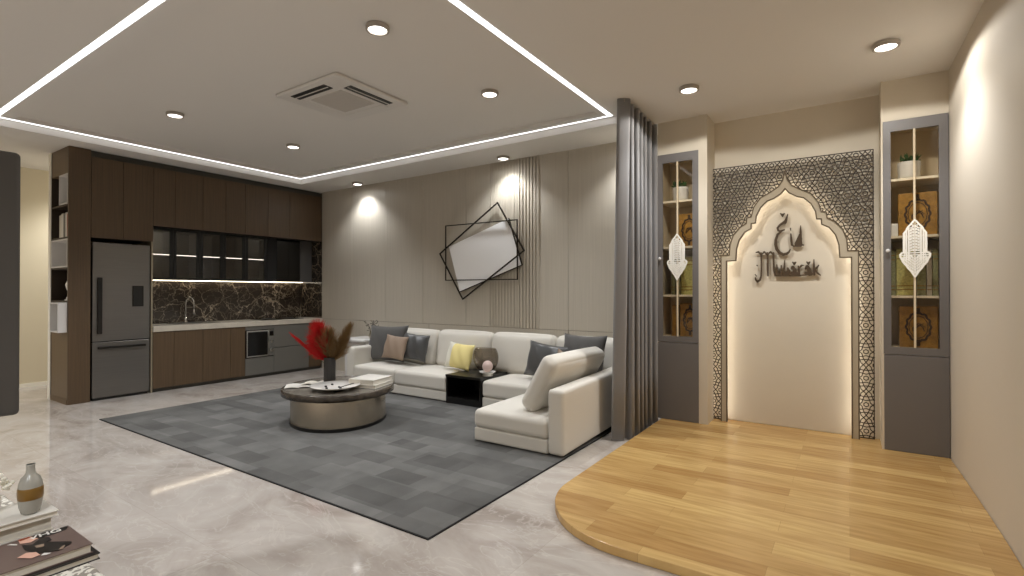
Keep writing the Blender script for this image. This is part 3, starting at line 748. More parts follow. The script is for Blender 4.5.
# plumes
def plume(name, base, tip, spread, m_, label, nstr=260, droop=.2, seed=1, stemcol='stem_green', strands=1.0, grp=None, thick=.0017):
    rr = random.Random(seed)
    base = Vector(base); tip = Vector(tip); ax = tip-base; Lh = ax.length; axn = ax.normalized()
    u = axn.orthogonal().normalized(); v = axn.cross(u)
    o = T(name, tuple(base), label, 'dried flower', grp)
    st = MB().tube([base, base.lerp(tip, .35), base.lerp(tip, .8)], [.003, .0025, .001], 5).build('stem', stemcol, o)
    f = MB()
    for i in range(nstr):
        s_ = .28+.72*rr.random()**.8; a = rr.uniform(0, 2*pi); env = spread*(sin(pi*min(1, (s_-.2)/.85)))**.7
        c0 = base + ax*(s_-.12); out = (cos(a)*u+sin(a)*v)*env*rr.uniform(.4, 1)
        p1 = c0 + axn*Lh*.10 + out*.55; p2 = c0 + axn*Lh*.27*strands + out*1.15 + Vector((0,0,-droop*env*rr.random()))
        f.tube([c0, p1, p2], [thick, thick*1.3, thick*.3], 3)
    f.build('plume_head', m_, o); return o
tp = CT+.31
g = 'dried plumes in the dark vase'
top = Vector((vx, vy, tp))
RV = Vector((.833, .553, 0))     # sideways direction, as seen from the camera
def off(s_, z, d=0): return tuple(top + RV*s_ + Vector((-.55, .83, 0))*d + Vector((0,0,z)))
plume('pampas_plume', off(-.01, -.15), off(-.125, .26), .13, 'red', 'bright red pampas plume in the dark vase, upper left', 700, seed=2, grp=g)
plume('pampas_plume', off(-.01, -.15), off(-.16, .14), .12, 'red', 'bright red pampas plume in the dark vase, drooping lower left', 600, droop=.6, seed=3, grp=g)
plume('pampas_plume', off(-.01, -.15), off(-.35, .15), .022, 'red', 'thin red strand reaching furthest left from the dark vase', 90, seed=8, grp=g)
plume('pampas_plume', off(0, -.15), off(-.02, .20), .13, 'brown_plume', 'brown pampas plume in the dark vase, next to the red ones', 650, seed=4, grp=g)
plume('pampas_plume', off(0.005, -.15), off(.19, .235), .062, 'brown_plume', 'tall brown pampas plume in the dark vase leaning right', 520, seed=5, grp=g)
plume('pampas_plume', off(0.005, -.15), off(.14, .12), .10, 'brown_plume', 'short bushy brown pampas plume in the dark vase, lower right', 560, seed=6, grp=g)
# plate bowl
bx, by = -3.86, 2.93
o = T('serving_bowl', (bx, by, CT), 'wide shallow white bowl in the middle of the round coffee table', 'bowl')
MB().lathe([(0,CT+.001),(.07,CT+.001),(.10,CT+.008),(.215,CT+.040),(.216,CT+.044),(.10,CT+.018),(0,CT+.012)], bx, by, 48).build('dish', 'ceramic', o, smooth=True)
b = MB()
for (dx, dy) in ((-.08,-.04),(.03,.02),(.0,-.09),(-.11,.05),(.10,-.02)):
    zz = CT+.0125 + max(0, (sqrt(dx*dx+dy*dy)-.0)*.06)
    b.rbox(bx+dx-.012, bx+dx+.012, by+dy-.008, by+dy+.008, zz+.002, zz+.016, r=.005, n=2)
b.build('dark_beads', 'black', o, smooth=True)
o = MB().tube([(0,0,0),(.08,.10,.034)], .004, 8).build('serving_spoon', 'twig', smooth=True); o.location = (bx+.05, by+.0, CT+.022)
tag(o, 'thin dark stick lying in the wide white bowl', 'utensil')
# books right
def book(x0, x1, y0, y1, z0, h, rz, cover, label, group=None, pages='paper', name='book'):
    cx_, cy_ = (x0+x1)/2, (y0+y1)/2
    o = bpy.data.objects.new(name, None); COL.objects.link(o); o.location = (cx_, cy_, z0); tag(o, label, 'book', group)
    hx, hy = (x1-x0)/2, (y1-y0)/2; c_ = .003
    MB().box(-hx+.004, hx-.004, -hy+.004, hy-.004, c_, h-c_).build('pages', pages, o, at=(0,0,0))
    b = MB(); b.box(-hx, hx, -hy, hy, 0, c_); b.box(-hx, hx, -hy, hy, h-c_, h); b.box(-hx, -hx+.004, -hy, hy, c_, h-c_)
    b.build('cover', cover, o, at=(0,0,0))
    o.rotation_euler.z = rz; return o
g = 'books on the coffee table'
book(-3.90, -3.62, 3.10, 3.42, CT, .030, .30, 'book_white', 'pale hardback at the bottom of the coffee table book stack', g)
book(-3.905, -3.63, 3.11, 3.41, CT+.0302, .044, .22, 'book_white', 'thicker pale hardback lying on top of the coffee table book stack', g)
o = MB().box(-.012, .012, -.13, .02, 0, .012).build('ribbon_pen', 'black', at=(0,0,0)); o.location = (-3.86, 2.985, CT+.0005); o.rotation_euler.z = .55; o.name = 'black_pen_case'
tag(o, 'slim black case lying between the bowl and the book stack', 'pen case')
# magazines left
def sheet(name, x_, y_, w, d, rz, m_, label, z=CT, curl=.02, th=.004):
    n = 10; b = MB()
    for i in range(n):
        u0, u1 = -1+2*i/n, -1+2*(i+1)/n
        f = lambda u: curl*(abs(u)*(1-abs(u))*2.2)
        b.prism([(u0*w/2, f(u0)), (u1*w/2, f(u1)), (u1*w/2, f(u1)+th), (u0*w/2, f(u0)+th)], -d/2, d/2, 'y')
    bmesh.ops.remove_doubles(b.bm, verts=b.bm.verts, dist=1e-5)
    o = b.build(name, m_, at=(0,0,0)); o.location = (x_, y_, z+.0005); o.rotation_euler.z = rz; tag(o, label, 'magazine', 'open magazines on the coffee table'); return o
sheet('magazine', -4.28, 2.85, .24, .20, .9, 'book_white', 'open white magazine at the left rim of the round coffee table', curl=.012)
sheet('magazine', -4.20, 2.97, .22, .15, .7, 'paper', 'second open magazine between the left one and the dark vase', z=CT+.014, curl=.02)

# ------------------------------------------------------------------ framed wall art
t = T('wall_art', (-3.75, BY-.04, 1.68), 'wall decoration of two overlapping tilted black metal frames and a pale mirror panel', 'wall decoration')
def quadframe(name, q, w, y0, y1):
    q = [(x_*y1/4.94, 1.2+(z_-1.2)*y1/4.94) for x_, z_ in q]
    b = MB()
    for i in range(4): b.bar(q[i], q[(i+1)%4], w, y0, y1)
    return b.build(name, 'frame_black', t)
quadframe('tilted_frame', [(-4.395,1.683),(-3.486,2.255),(-3.112,1.668),(-4.017,1.10)], .016, 4.898, 4.910)
quadframe('upright_frame', [(-4.297,2.035),(-3.206,2.03),(-3.203,1.338),(-4.297,1.340)], .012, 4.884, 4.896)
pan = MB().prism([(-4.226,1.764),(-3.314,2.052),(-3.129,1.501),(-4.047,1.192)], 4.914, 4.926, 'y').build('mirror_panel', 'mirror_reflection', t)
b = MB(); q = [(-4.226,1.764),(-3.314,2.052),(-3.129,1.501),(-4.047,1.192)]
b.bar(q[1], q[2], .010, 4.912, 4.928); b.bar(q[2], q[3], .010, 4.912, 4.928); b.build('panel_edge', 'frame_black', pan)
b = MB(); b.box(-3.9, -3.88, 4.926, 4.95, 1.62, 1.64); b.box(-3.5, -3.48, 4.926, 4.95, 1.62, 1.64); b.build('wall_bracket', 'frame_black', t)

# ------------------------------------------------------------------ curtain
def curtain_strip(pts, z0, z1, th=.006, lean=0):
    b = MB(); n = len(pts); L_, R__ = [], []
    for k in range(n):
        a = Vector(pts[max(0,k-1)]); c_ = Vector(pts[min(n-1,k+1)]); d = (c_-a).normalized(); nn = Vector((-d.y, d.x))*th/2; p = Vector(pts[k])
        L_.append(p+nn); R__.append(p-nn)
    zs_ = [z0+(z1-z0)*i/6 for i in range(7)]
    V = [[(b.bm.verts.new((a.x+lean*z/H,a.y,z)), b.bm.verts.new((c_.x+lean*z/H,c_.y,z))) for a, c_ in zip(L_, R__)] for z in zs_]
    for i in range(6):
        for k in range(n-1):
            b.bm.faces.new([V[i][k][0], V[i][k+1][0], V[i+1][k+1][0], V[i+1][k][0]]); b.bm.faces.new([V[i][k][1], V[i+1][k][1], V[i+1][k+1][1], V[i][k+1][1]])
    for k in range(n-1):
        b.bm.faces.new([V[0][k][0], V[0][k][1], V[0][k+1][1], V[0][k+1][0]]); b.bm.faces.new([V[-1][k][0], V[-1][k+1][0], V[-1][k+1][1], V[-1][k][1]])
    for k in (0, n-1):
        for i in range(6): b.bm.faces.new([V[i][k][0], V[i+1][k][0], V[i+1][k][1], V[i][k][1]])
    return b
t = T('curtain', (-1.5, 4.2, 0), 'floor-length grey curtain drawn into folds between the sofa and the platform', 'curtain')
lead = [(-1.592,3.852),(-1.590,3.842),(-1.582,3.836),(-1.565,3.842),(-1.545,3.855),(-1.522,3.872),(-1.512,3.882),(-1.510,3.895),(-1.520,3.905)]
curtain_strip(lead, .008, H-.002, .012, .055).build('leading_fold', 'curtain', t, smooth=True)
pts = []
N_ = 150
for i in range(N_+1):
    s_ = i/N_; yy = 3.905 + (4.565-3.905)*s_; ph = 2*pi*5.5*s_
    pts.append((-1.492+.002*sin(3*ph)+ (.040+.010*sin(7*s_))*sin(ph-1.2), yy + .020*sin(2*ph)))
curtain_strip(pts, .008, H-.03, .006).build('folds', 'curtain', t, smooth=True)
box('track', (-1.52, -1.48, 3.85, 4.58, H-.03, H-.001), 'dl_ring', t)

# ------------------------------------------------------------------ glazed cabinets either side of the arch
def display_unit(name, x0, x1, label, hinge_right=True):
    t = T(name, ((x0+x1)/2, 4.78, P), label, 'cabinet')
    F = 4.60; bk_ = 4.95
    b = MB(); b.box(x0, x0+.018, F+.02, bk_, P, 2.44); b.box(x1-.018, x1, F+.02, bk_, P, 2.44); b.box(x0+.018, x1-.018, F+.02, bk_, 2.42, 2.44); b.box(x0+.018, x1-.018, bk_-.012, bk_, P, 2.42); b.box(x0+.018, x1-.018, F+.02, bk_-.012, .77, .79); 
    b.build('carcass', 'unit_in', t)
    box('lower_door', (x0, x1, F, F+.02, P+.001, .738), 'unit_grey', t, bevel=.002)
    sl, sr = .046, .052
    b = MB(); b.box(x0, x0+sl, F, F+.02, .743, 2.44); b.box(x1-sr, x1, F, F+.02, .743, 2.44); b.box(x0+sl, x1-sr, F, F+.02, .743, .795); b.box(x0+sl, x1-sr, F, F+.02, 2.362, 2.44)
    d = b.build('glass_door', 'unit_grey', t)
    box('pane', (x0+sl, x1-sr, F+.008, F+.012, .795, 2.362), 'clear', d)
    xm = (x0+sl+x1-sr)/2
    box('mullion', (xm-.006, xm+.006, F-.002, F+.022, .795, 2.362), 'mullion', d)
    M = Matrix.Translation((x0+.026, F, 1.494)) @ Matrix.Rotation(pi/2, 4, 'X')
    MB().lathe([(.006,0),(.006,.014),(.013,.018),(.013,.028),(.008,.032),(0,.032)], n=20, M=M).build('knob', 'white_lacquer', d, smooth=True)
    for z_ in (2.002, 1.585, 1.150):
        box('shelf', (x0+.018, x1-.018, F+.03, bk_-.012, z_, z_+.018), 'shelf_cream', t, bevel=.002)
    return t, xm
uL, xmL = display_unit('display_cabinet', -1.456, -1.095, 'tall grey glazed cabinet left of the lit arch, beside the curtain')
uR, xmR = display_unit('display_cabinet', .211, .580, 'tall grey glazed cabinet right of the lit arch, against the plain wall')

# lantern ornaments
def lantern(xm, zc, wd, ht, label):
    t = T('hanging_lantern_ornament', (xm, 4.59, zc), label, 'ornament', 'white lantern ornaments on the glazed cabinets')
    y0, y1 = 4.588, 4.595
    s_ = ht/.55; ws = wd/.22
    P_ = lambda x_, z_: (xm+x_*ws, zc+z_*s_)
    b = MB(); w = .0078
    outline = [(0,.275),(.012,.262),(.02,.25),(.03,.235),(.05,.21),(.058,.195),(.062,.18),(.07,.17),(.082,.15),(.082,-.03),(.098,-.035),(.11,-.05),(.108,-.07),(.095,-.10),(.085,-.125),(.065,-.15),(.05,-.18),(.03,-.205),(.014,-.235),(0,-.262)]
    L1 = outline + [(-x_, z_) for x_, z_ in reversed(outline[1:-1])]
    for i in range(len(L1)): b.bar(P_(*L1[i]), P_(*L1[(i+1)%len(L1)]), w*1.5, y0, y1)
    b.build('outline', 'lantern_white', t)
    b = MB()
    for xx in (-.062, -.045, .045, .062): b.bar(P_(xx, .17 if abs(xx) > .05 else .2), P_(xx, -.10), w*1.2, y0, y1)
    for zz in (-.035, -.055): b.bar(P_(-.1, zz), P_(.1, zz), w, y0, y1)
    b.build('uprights', 'lantern_white', t)
    b = MB(); z_ = -.02; k = 0
    while z_ < .22:
        hw = .04 if z_ < .17 else .04*(.25-z_)/.08
        b.bar(P_(-hw, z_), P_(hw, z_+.028), w*.75, y0, y1); b.bar(P_(hw, z_), P_(-hw, z_+.028), w*.75, y0, y1)
        b.bar(P_(0, z_), P_(hw*.9, z_+.014), w*.7, y0, y1); b.bar(P_(0, z_), P_(-hw*.9, z_+.014), w*.7, y0, y1); z_ += .028
    for i in range(14):
        zz = -.07-.013*i; hw = max(.005, .098*(1-(i/14)**1.3))
        for j in range(int(hw/.012)):
            for sg in (1, -1):
                b.bar(P_(sg*j*.014, zz), P_(sg*(j*.014+.011), zz-.012), w*.62, y0, y1)
                if (i+j) % 2: b.bar(P_(sg*(j*.014+.011), zz), P_(sg*j*.014, zz-.012), w*.62, y0, y1)
    for sg in (1, -1):
        pts_ = [(sg*(.072+.012*cos(a)), .01+.16*a/pi-.12) for a in [i*pi/5 for i in range(6)]]
        for a_, c_ in zip(pts_, pts_[1:]): b.bar(P_(*a_), P_(*c_), w*.7, y0, y1)
        b.bar(P_(sg*.074, .15), P_(sg*.074, -.03), w*.7, y0, y1)
        for i in range(5):
            a0 = pi*i/4; b.bar(P_(sg*.03+.012*cos(a0), -.075+.012*sin(a0)), P_(sg*.03+.012*cos(a0+.8), -.075+.012*sin(a0+.8)), w*.7, y0, y1)
    b.build('fretwork', 'lantern_white', t)
    b = MB(); b.tube([(xm, 4.5915, zc+.27*s_), (xm, 4.5915, 2.36)], .0025, 6); b.build('cord', 'mullion', t)
lantern(xmR, 1.50, .168, .415, 'white cut-out lantern ornament hanging on the right glazed cabinet')
lantern(xmL, 1.50, .168, .415, 'white cut-out lantern ornament hanging on the left glazed cabinet')

# things on the shelves
def plant(x_, z_, label):
    x_ *= .988
    o = T('potted_plant', (x_, 4.715, z_), label, 'potted plant', 'small plants in the glazed cabinets'); y_ = 4.715
    MB().lathe([(0,z_+.001),(.058,z_+.001),(.066,z_+.02),(.070,z_+.10),(.068,z_+.125),(.062,z_+.125),(.062,z_+.115),(0,z_+.115)], x_, y_, 32).build('pot', 'white_pot', o, smooth=True)
    rr = random.Random(int(z_*100+x_*50)); f = MB()
    for i in range(46):
        a = rr.uniform(0,2*pi); el = rr.uniform(.1,1.35); L_ = rr.uniform(.03,.075); c0 = Vector((x_+rr.uniform(-.05,.05), y_+rr.uniform(-.035,.035), z_+.118+rr.uniform(0,.03)))
        d = Vector((cos(a)*cos(el), sin(a)*cos(el), sin(el))); s_ = d.orthogonal().normalized()*.011
        p = [c0, c0+d*L_*.5+s_, c0+d*L_, c0+d*L_*.5-s_]; n_ = d.cross(s_).normalized()*.004
        v = [f.bm.verts.new(q) for q in p]; v2 = f.bm.verts.new(c0+d*L_*.5+n_); v3 = f.bm.verts.new(c0+d*L_*.5-n_)
        for k in range(4): f.bm.faces.new([v[k], v[(k+1)%4], v2]); f.bm.faces.new([v[(k+1)%4], v[k], v3])
    f.build('leaves', 'leaf', o)
plant(.375, 2.02, 'white pot of green succulents on the top shelf of the right glazed cabinet')
plant(-1.295, 2.02, 'white pot of green succulents on the top shelf of the left glazed cabinet')
def gold_book(x0, x1, z0, h, label, rz=0):
    x0 *= .972; x1 *= .972
    o = T('ornate_book', ((x0+x1)/2, 4.72, z0), label, 'book', 'gold ornate books in the glazed cabinets')
    yf = 4.70
    box('cover', (x0, x1, yf, yf+.045, z0+.0005, z0+h), 'gold_book', o, bevel=.003)
    cx_, cz = (x0+x1)/2, z0+h*.5; b = MB()
    for R1, n_, w, amp in ((1.0, 72, .013, .05), (.78, 40, .0045, .02)):
        pts_ = []
        for k in range(n_):
            a = 2*pi*k/n_; r_ = 1+amp*cos(12*a)+.06*cos(2*a); pts_.append((cx_+(x1-x0)*.33*R1*r_*sin(a), cz+h*.32*R1*r_*cos(a)))
        for k in range(n_): b.bar(pts_[k], pts_[(k+1)%n_], w, yf-.003, yf+.001)
    b.bar((cx_, cz+h*.33), (cx_, cz+h*.44), .02, yf-.003, yf+.001); b.bar((cx_, cz-h*.33), (cx_, cz-h*.44), .02, yf-.003, yf+.001)
    for k in range(9):
        a = k*.7; b.bar((cx_+(x1-x0)*.17*cos(a), cz+h*.09*sin(a*1.7)), (cx_+(x1-x0)*.16*cos(a+1.3), cz+h*.10*sin((a+1.3)*1.7)), .004, yf-.003, yf+.001)
    b.build('medallion', 'medallion', o)
gold_book(.315, .545, 1.603, .315, 'gold book with dark medallion above the lantern ornament, right glazed cabinet')
gold_book(.318, .545, .790, .300, 'gold book with dark medallion at the bottom of the right glazed cabinet')
gold_book(-1.335, -1.135, 1.603, .30, 'gold book with dark medallion above the lantern ornament, left glazed cabinet')
gold_book(-1.320, -1.135, .790, .300, 'gold book with dark medallion at the bottom of the left glazed cabinet')
def spines(rows, z0, where):
    for (x0, x1, h, m_, lab) in rows:
        x0 *= .972; x1 *= .972
        o = T('tall_book', ((x0+x1)/2, 4.73, z0), lab+where, 'book', 'tall bound books behind the lantern ornaments')
        box('spine', (x0, x1, 4.70, 4.85, z0+.0005, z0+h), m_, o, bevel=.004)
        b = MB()
        for k in (.12, .2, .78, .88): b.box(x0+.002, x1-.002, 4.698, 4.702, z0+h*k, z0+h*k+.006)
        b.build('bands', 'gold_book', o)
spines(((.262,.298,.335,'green_book','first olive bound book from the left'), (.302,.42,.345,'yellow_book','wide yellow-green bound book'), (.424,.478,.34,'green_book','olive bound book just right of the yellow-green one'), (.482,.512,.335,'paper','slim pale bound book'), (.515,.548,.335,'green_book','rightmost olive bound book')), 1.168, ' in the right glazed cabinet')
spines(((-1.40,-1.365,.33,'green_book','first olive bound book from the left'), (-1.36,-1.315,.34,'green_book','second olive bound book from the left'), (-1.31,-1.195,.345,'yellow_book','wide yellow-green bound book'), (-1.19,-1.145,.335,'green_book','rightmost olive bound book')), 1.168, ' in the left glazed cabinet')
spines(((-1.395,-1.35,.28,'gold_book','narrow brown-gold bound book at the bottom left'),), .790, ' of the left glazed cabinet')
o = box('small_white_box', (.262, .305, 4.70, 4.745, 1.6035, 1.70), 'white_pot', bevel=.003); tag(o, 'small white box beside the gold book in the right glazed cabinet', 'box')

# ------------------------------------------------------------------ arch panel
AC = -.4475
half_in = [(0,2.070),(.030,2.030),(.085,1.995),(.137,1.977),(.188,1.925),(.222,1.855),(.229,1.795),(.262,1.792),(.264,1.748),(.315,1.720),(.360,1.655),(.382,1.575),(.388,1.472),(.466,1.470)]
half_out = [(0,2.215),(.018,2.14),(.050,2.09),(.110,2.050),(.188,2.008),(.243,1.930),(.262,1.850),(.298,1.843),(.302,1.795),(.352,1.765),(.408,1.697),(.435,1.618),(.442,1.523),(.512,1.521)]
def smooth_half(h, lo):
    return h + [(h[-1][0], lo)]
AK = 4.81/4.86; AC = AC*AK
half_in = [(u*AK, 1.2+(z-1.2)*AK) for u, z in half_in]; half_out = [(u*AK, 1.2+(z-1.2)*AK) for u, z in half_out]
hi = smooth_half(half_in, P+.002); ho = smooth_half(half_out, P+.002)
t = T('arch_panel', (AC, NY-.03, P), 'backlit mosque-shaped arch panel with pierced geometric screen on the alcove wall', 'wall panel')
def band(h1, h2, y0, y1):
    b = MB(); n = len(h1)
    for sg in (1, -1):
        for i in range(n-1):
            q = [(AC+sg*h1[i][0], h1[i][1]), (AC+sg*h1[i+1][0], h1[i+1][1]), (AC+sg*h2[i+1][0], h2[i+1][1]), (AC+sg*h2[i][0], h2[i][1])]
            b.prism(q, y0, y1, 'y')
    return b
band(hi, ho, 4.80, 4.818).build('arch_frame', 'arch_frame', t)
b = MB()
for h_ in (hi, ho):
    for sg in (1, -1):
        for i in range(len(h_)-1): b.bar((AC+sg*h_[i][0], h_[i][1]), (AC+sg*h_[i+1][0], h_[i+1][1]), .009, 4.796, 4.819)
b.build('frame_edging', 'arch_edge', t)
# LED tubes hidden behind the frame band
def led_line(h_, dx):
    pts_ = [(AC-x_-dx, 4.842, z) for x_, z in reversed(h_)] + [(AC+x_+dx, 4.842, z) for x_, z in h_[1:]]
    return MB().tube(pts_, .005, 6)
hm = [(a[0]*.6+b_2[0]*.4+.0, a[1]*.6+b_2[1]*.4) for a, b_2 in zip(hi, ho)]
hm[-1] = (hm[-1][0], P+.03)
led_line(hm, 0).build('hidden_light', 'led_arch', t)
# geometric screen
SX0, SX1, SZ0, SZ1 = -1.040, .161, .056, 2.302
def outside(x_, z_):
    u = abs(x_-AC)
    if u > ho[-1][0]: return True
    if z_ < ho[-2][1]: return False
    for i in range(len(ho)-2):
        (u0, a0), (u1, a1) = ho[i], ho[i+1]
        if u0 <= u <= u1 and u1 > u0: return z_ > a0+(a1-a0)*(u-u0)/(u1-u0)
    return True
segs = set()
def seg(ax, az, bx_, bz):
    # clip by subdividing
    n = 3
    for i in range(n):
        p = (ax+(bx_-ax)*i/n, az+(bz-az)*i/n); q = (ax+(bx_-ax)*(i+1)/n, az+(bz-az)*(i+1)/n); mx_, mz = (p[0]+q[0])/2, (p[1]+q[1])/2
        if SX0 < mx_ < SX1 and SZ0 < mz < SZ1 and outside(mx_, mz): segs.add((round(p[0],4), round(p[1],4), round(q[0],4), round(q[1],4)))
a_ = .119; rowh = .119*.866; row = 0; z_ = SZ0-.05
while z_ < SZ1+.1:
    x_ = SX0-.1+(a_/2 if row % 2 else 0)
    while x_ < SX1+.12:
        for k in range(6):
            t0 = pi/6+k*pi/3; t1 = t0+pi/3; tm = t0+pi/6
            r1, r2, r3 = .017, .031, .043
            seg(x_+r1*cos(t0), z_+r1*sin(t0), x_+r1*cos(t1), z_+r1*sin(t1))
            seg(x_+r2*cos(t0), z_+r2*sin(t0), x_+r3*cos(tm), z_+r3*sin(tm)); seg(x_+r3*cos(tm), z_+r3*sin(tm), x_+r2*cos(t1), z_+r2*sin(t1))
            ha = a_/2; la = .019
            p1 = (x_+ha*cos(tm)-la*sin(tm), z_+ha*sin(tm)+la*cos(tm)); p2 = (x_+ha*cos(tm)+la*sin(tm), z_+ha*sin(tm)-la*cos(tm)); tn = tm+pi/3
            p3 = (x_+ha*cos(tn)+la*sin(tn), z_+ha*sin(tn)-la*cos(tn))
            seg(x_+r3*cos(tm), z_+r3*sin(tm), *p1); seg(x_+r3*cos(tm), z_+r3*sin(tm), *p2); seg(*p1, *p3)
        x_ += a_
    z_ += rowh; row += 1
b = MB()
for s_ in segs: b.bar((s_[0], s_[1]), (s_[2], s_[3]), .0068, 4.826, 4.834)
for q0, q1 in (((SX0,SZ0),(SX0,SZ1)), ((SX0,SZ1),(SX1,SZ1)), ((SX1,SZ1),(SX1,SZ0)), ((SX1,SZ0),(AC+.506,SZ0)), ((SX0,SZ0),(AC-.506,SZ0))): b.bar(q0, q1, .007, 4.826, 4.834)
b.build('geometric_screen', 'lattice', t)
# lit backing a little behind the screen
bk2 = MB()
bk2.box(-1.062, .174, 4.893, 4.899, P+.004, 2.33); bk2.build('backing', 'plaster', t)

# ------------------------------------------------------------------ raised lettering
t = T('lettering_sign', (-.44, 4.87, 1.27), 'raised dark bronze calligraphic lettering Eid Mubarak inside the lit arch', 'sign')
# letter strokes drawn in a 542 x 576 layout, turned into metres on the wall
def LP(a, b_3):
    u, v_ = (238+a/6.775)/507, (83-b_3/6.775)/507; k = 4.865/(.83285+.55339*u-.00526*v_)
    return ((-.55338+.83292*u)*k, 1.2+(.00631+v_)*k)
# horizontal scale grows slightly with perspective: fit done on measured points
def letter(name, strokes):
    b = MB(); kk = 0
    for st in strokes:
        w0 = st[0]; P2 = [LP(*p) for p in st[1:]]
        ws_ = [v_*1.12 for v_ in (w0 if isinstance(w0, (list, tuple)) else [w0]*len(P2))]
        for i in range(len(P2)-1):
            a, c_ = Vector(P2[i]), Vector(P2[i+1]); d = (c_-a)
            if d.length < 1e-6: continue
            d.normalize(); n_ = Vector((-d.y, d.x)); wa, wb = ws_[i]/2, ws_[i+1]/2
            kk = (kk+1) % 60; e0 = kk*4e-5
            b.prism([tuple(a-n_*wa), tuple(c_-n_*wb), tuple(c_+n_*wb), tuple(a+n_*wa)], 4.862-e0, 4.876-e0, 'y')
            for pt_, ww in ((a, wa), (c_, wb)):
                kk = (kk+1) % 60; e0 = kk*4e-5
                b.prism([(pt_.x+ww*cos(k*pi/5), pt_.y+ww*sin(k*pi/5)) for k in range(10)], 4.862-e0, 4.876-e0, 'y')
    return b.build(name, 'letters', t)
def heart(x_, y_, s_=10): return [(.010, (x_-s_, y_-s_*.6), (x_, y_+s_), (x_+s_, y_-s_*.6)), (.010, (x_-s_*.4, y_-s_*.2), (x_+s_*.4, y_-s_*.2))]
W_ = .012
# E
letter('letter_e', [([.006,.020,.016,.014,.014,.013,.010], (258,62),(243,110),(205,135),(188,155),(192,172),(205,178),(235,168)),
    ([.012,.016,.018,.020,.022,.022,.020,.018,.014,.006], (215,178),(188,200),(176,235),(175,270),(183,300),(200,322),(225,335),(250,330),(265,318),(274,300)),
    ([.010,.022,.014], (222,120),(240,118),(250,88))] + heart(222, 65, 12))
letter('letter_i', [([.008,.015,.015,.008], (278,195),(281,235),(285,270),(300,282)), ([.010,.004], (276,158),(278,175))])
letter('letter_d', [([.006,.014,.016,.016,.010], (345,140),(344,180),(344,235),(348,268),(362,272)), ([.030,.036,.026], (320,266),(334,254),(341,228)), ([.012,.018], (308,276),(345,276)), ([.006,.010,.014], (306,262),(324,228),(340,200))])
# Mubarak
letter('letter_m', [([.008,.014,.012], (42,322),(58,318),(74,335)), ([.012,.012,.012,.012,.014,.016,.012,.008], (76,325),(78,380),(78,440),(76,480),(68,508),(52,520),(40,508),(36,492)),
    ([.010,.014,.010], (80,335),(98,318),(114,335)), ([.014,.013,.013,.010], (118,325),(120,380),(120,440),(122,480)),
    ([.010,.014,.010], (122,335),(140,318),(156,335)), ([.014,.013,.013,.010], (160,325),(160,380),(162,440),(170,478)), ([.009,.009], (48,408),(50,412)), ([.006,.008], (36,470),(44,482))])
letter('letter_u', [([.008,.014,.016,.018], (182,405),(184,440),(190,465),(205,475)), ([.008,.012,.014], (212,410),(212,445),(214,472))])
letter('letter_b', [([.006,.012,.014,.016], (235,376),(234,410),(234,450),(238,474)), ([.022,.028,.020,.014], (240,470),(255,462),(262,445),(256,428)), ([.010,.010], (214,476),(240,476))])
letter('letter_a', [([.014,.020,.026,.026], (282,432),(290,420),(302,440),(306,470)), ([.024,.026], (285,462),(318,466))] + heart(300, 394, 10))
letter('letter_r', [([.010,.014,.016], (328,415),(332,445),(334,474)), ([.010,.014,.006], (334,428),(350,410),(364,408))])
letter('letter_a', [([.014,.020,.026,.026], (378,432),(388,415),(400,435),(404,468)), ([.024,.026], (380,462),(414,466)), ([.010,.010], (338,476),(380,474))] + heart(396, 392, 10))
letter('letter_k', [([.006,.012,.014,.014], (434,370),(434,405),(434,445),(436,472)), ([.008,.014,.014], (466,408),(452,425),(438,440)), ([.014,.014,.008], (440,440),(458,462),(478,476))])
b = MB(); p0, p1 = LP(170, 478), LP(345, 478); b.bar(p0, p1, .014, 4.8625, 4.8755); b.build('underline', 'letters', t)
b = MB()
for p_ in ((190,478),(300,475),(120,400),(190,250),(340,272),(436,470),(396,468),(335,470)):
    q = LP(*p_); b.box(q[0]-.003, q[0]+.003, 4.876, 4.893, q[1]-.003, q[1]+.003)
b.build('stand_off_pins', 'letters', t)

# ------------------------------------------------------------------ table with books, front left
TT = .35
t = T('console_table', (-2.35, .30, 0), 'low table with speckled terrazzo top at the bottom left corner', 'table')
MB().rbox(-2.95, -1.80, .08, .598, TT-.03, TT, r=.012, n=4).build('top', 'terrazzo', t, smooth=True)
for x_, y_ in ((-2.88,.14),(-1.9,.14),(-2.88,.53),(-1.9,.53)): MB().tube([(x_,y_,0),(x_,y_,TT-.03)], [.014,.02], 12).build('leg', 'black', t, smooth=True)
g = 'books on the front left table'
book(-2.24, -1.985, .28, .622, TT, .020, 0, 'cover_black', 'black-covered book under the magazine on the front left table', g)
o = book(-2.222, -2.002, .30, .608, TT+.0202, .030, 0, 'cover_mauve', 'glossy mauve magazine with a figure on its cover, lying on a black book', g, name='magazine')
zt = .0305
cov = MB(); cov.prism([(-.109,.035),(-.109,.153),(-.078,.140),(-.070,.10),(-.074,.04)], zt, zt+.0006); cov.build('title_band', 'cover_black', o, at=(0,0,0))
def patch(name, pts_, z, m_): MB().prism(pts_, z, z+.0005).build(name, m_, o, at=(0,0,0))
patch('figure_hair', [(-.109,.026),(-.108,.052),(-.098,.058),(-.092,.03)], zt+.0018, 'cover_hair')
patch('figure_face', [(-.108,.028),(-.106,.058),(-.084,.062),(-.074,.068),(-.056,.046),(-.072,.024)], zt+.0010, 'skin_tone')
patch('figure_dress', [(-.055,.024),(-.034,.045),(-.071,.075),(-.055,.09),(-.022,.088),(-.019,.076),(.041,.121),(.058,.116),(.083,.078),(.057,.037),(-.006,.021)], zt+.0008, 'cover_black')
patch('figure_arm', [(-.015,.045),(-.008,.066),(.013,.061),(.006,.045)], zt+.0015, 'pillow_taupe')
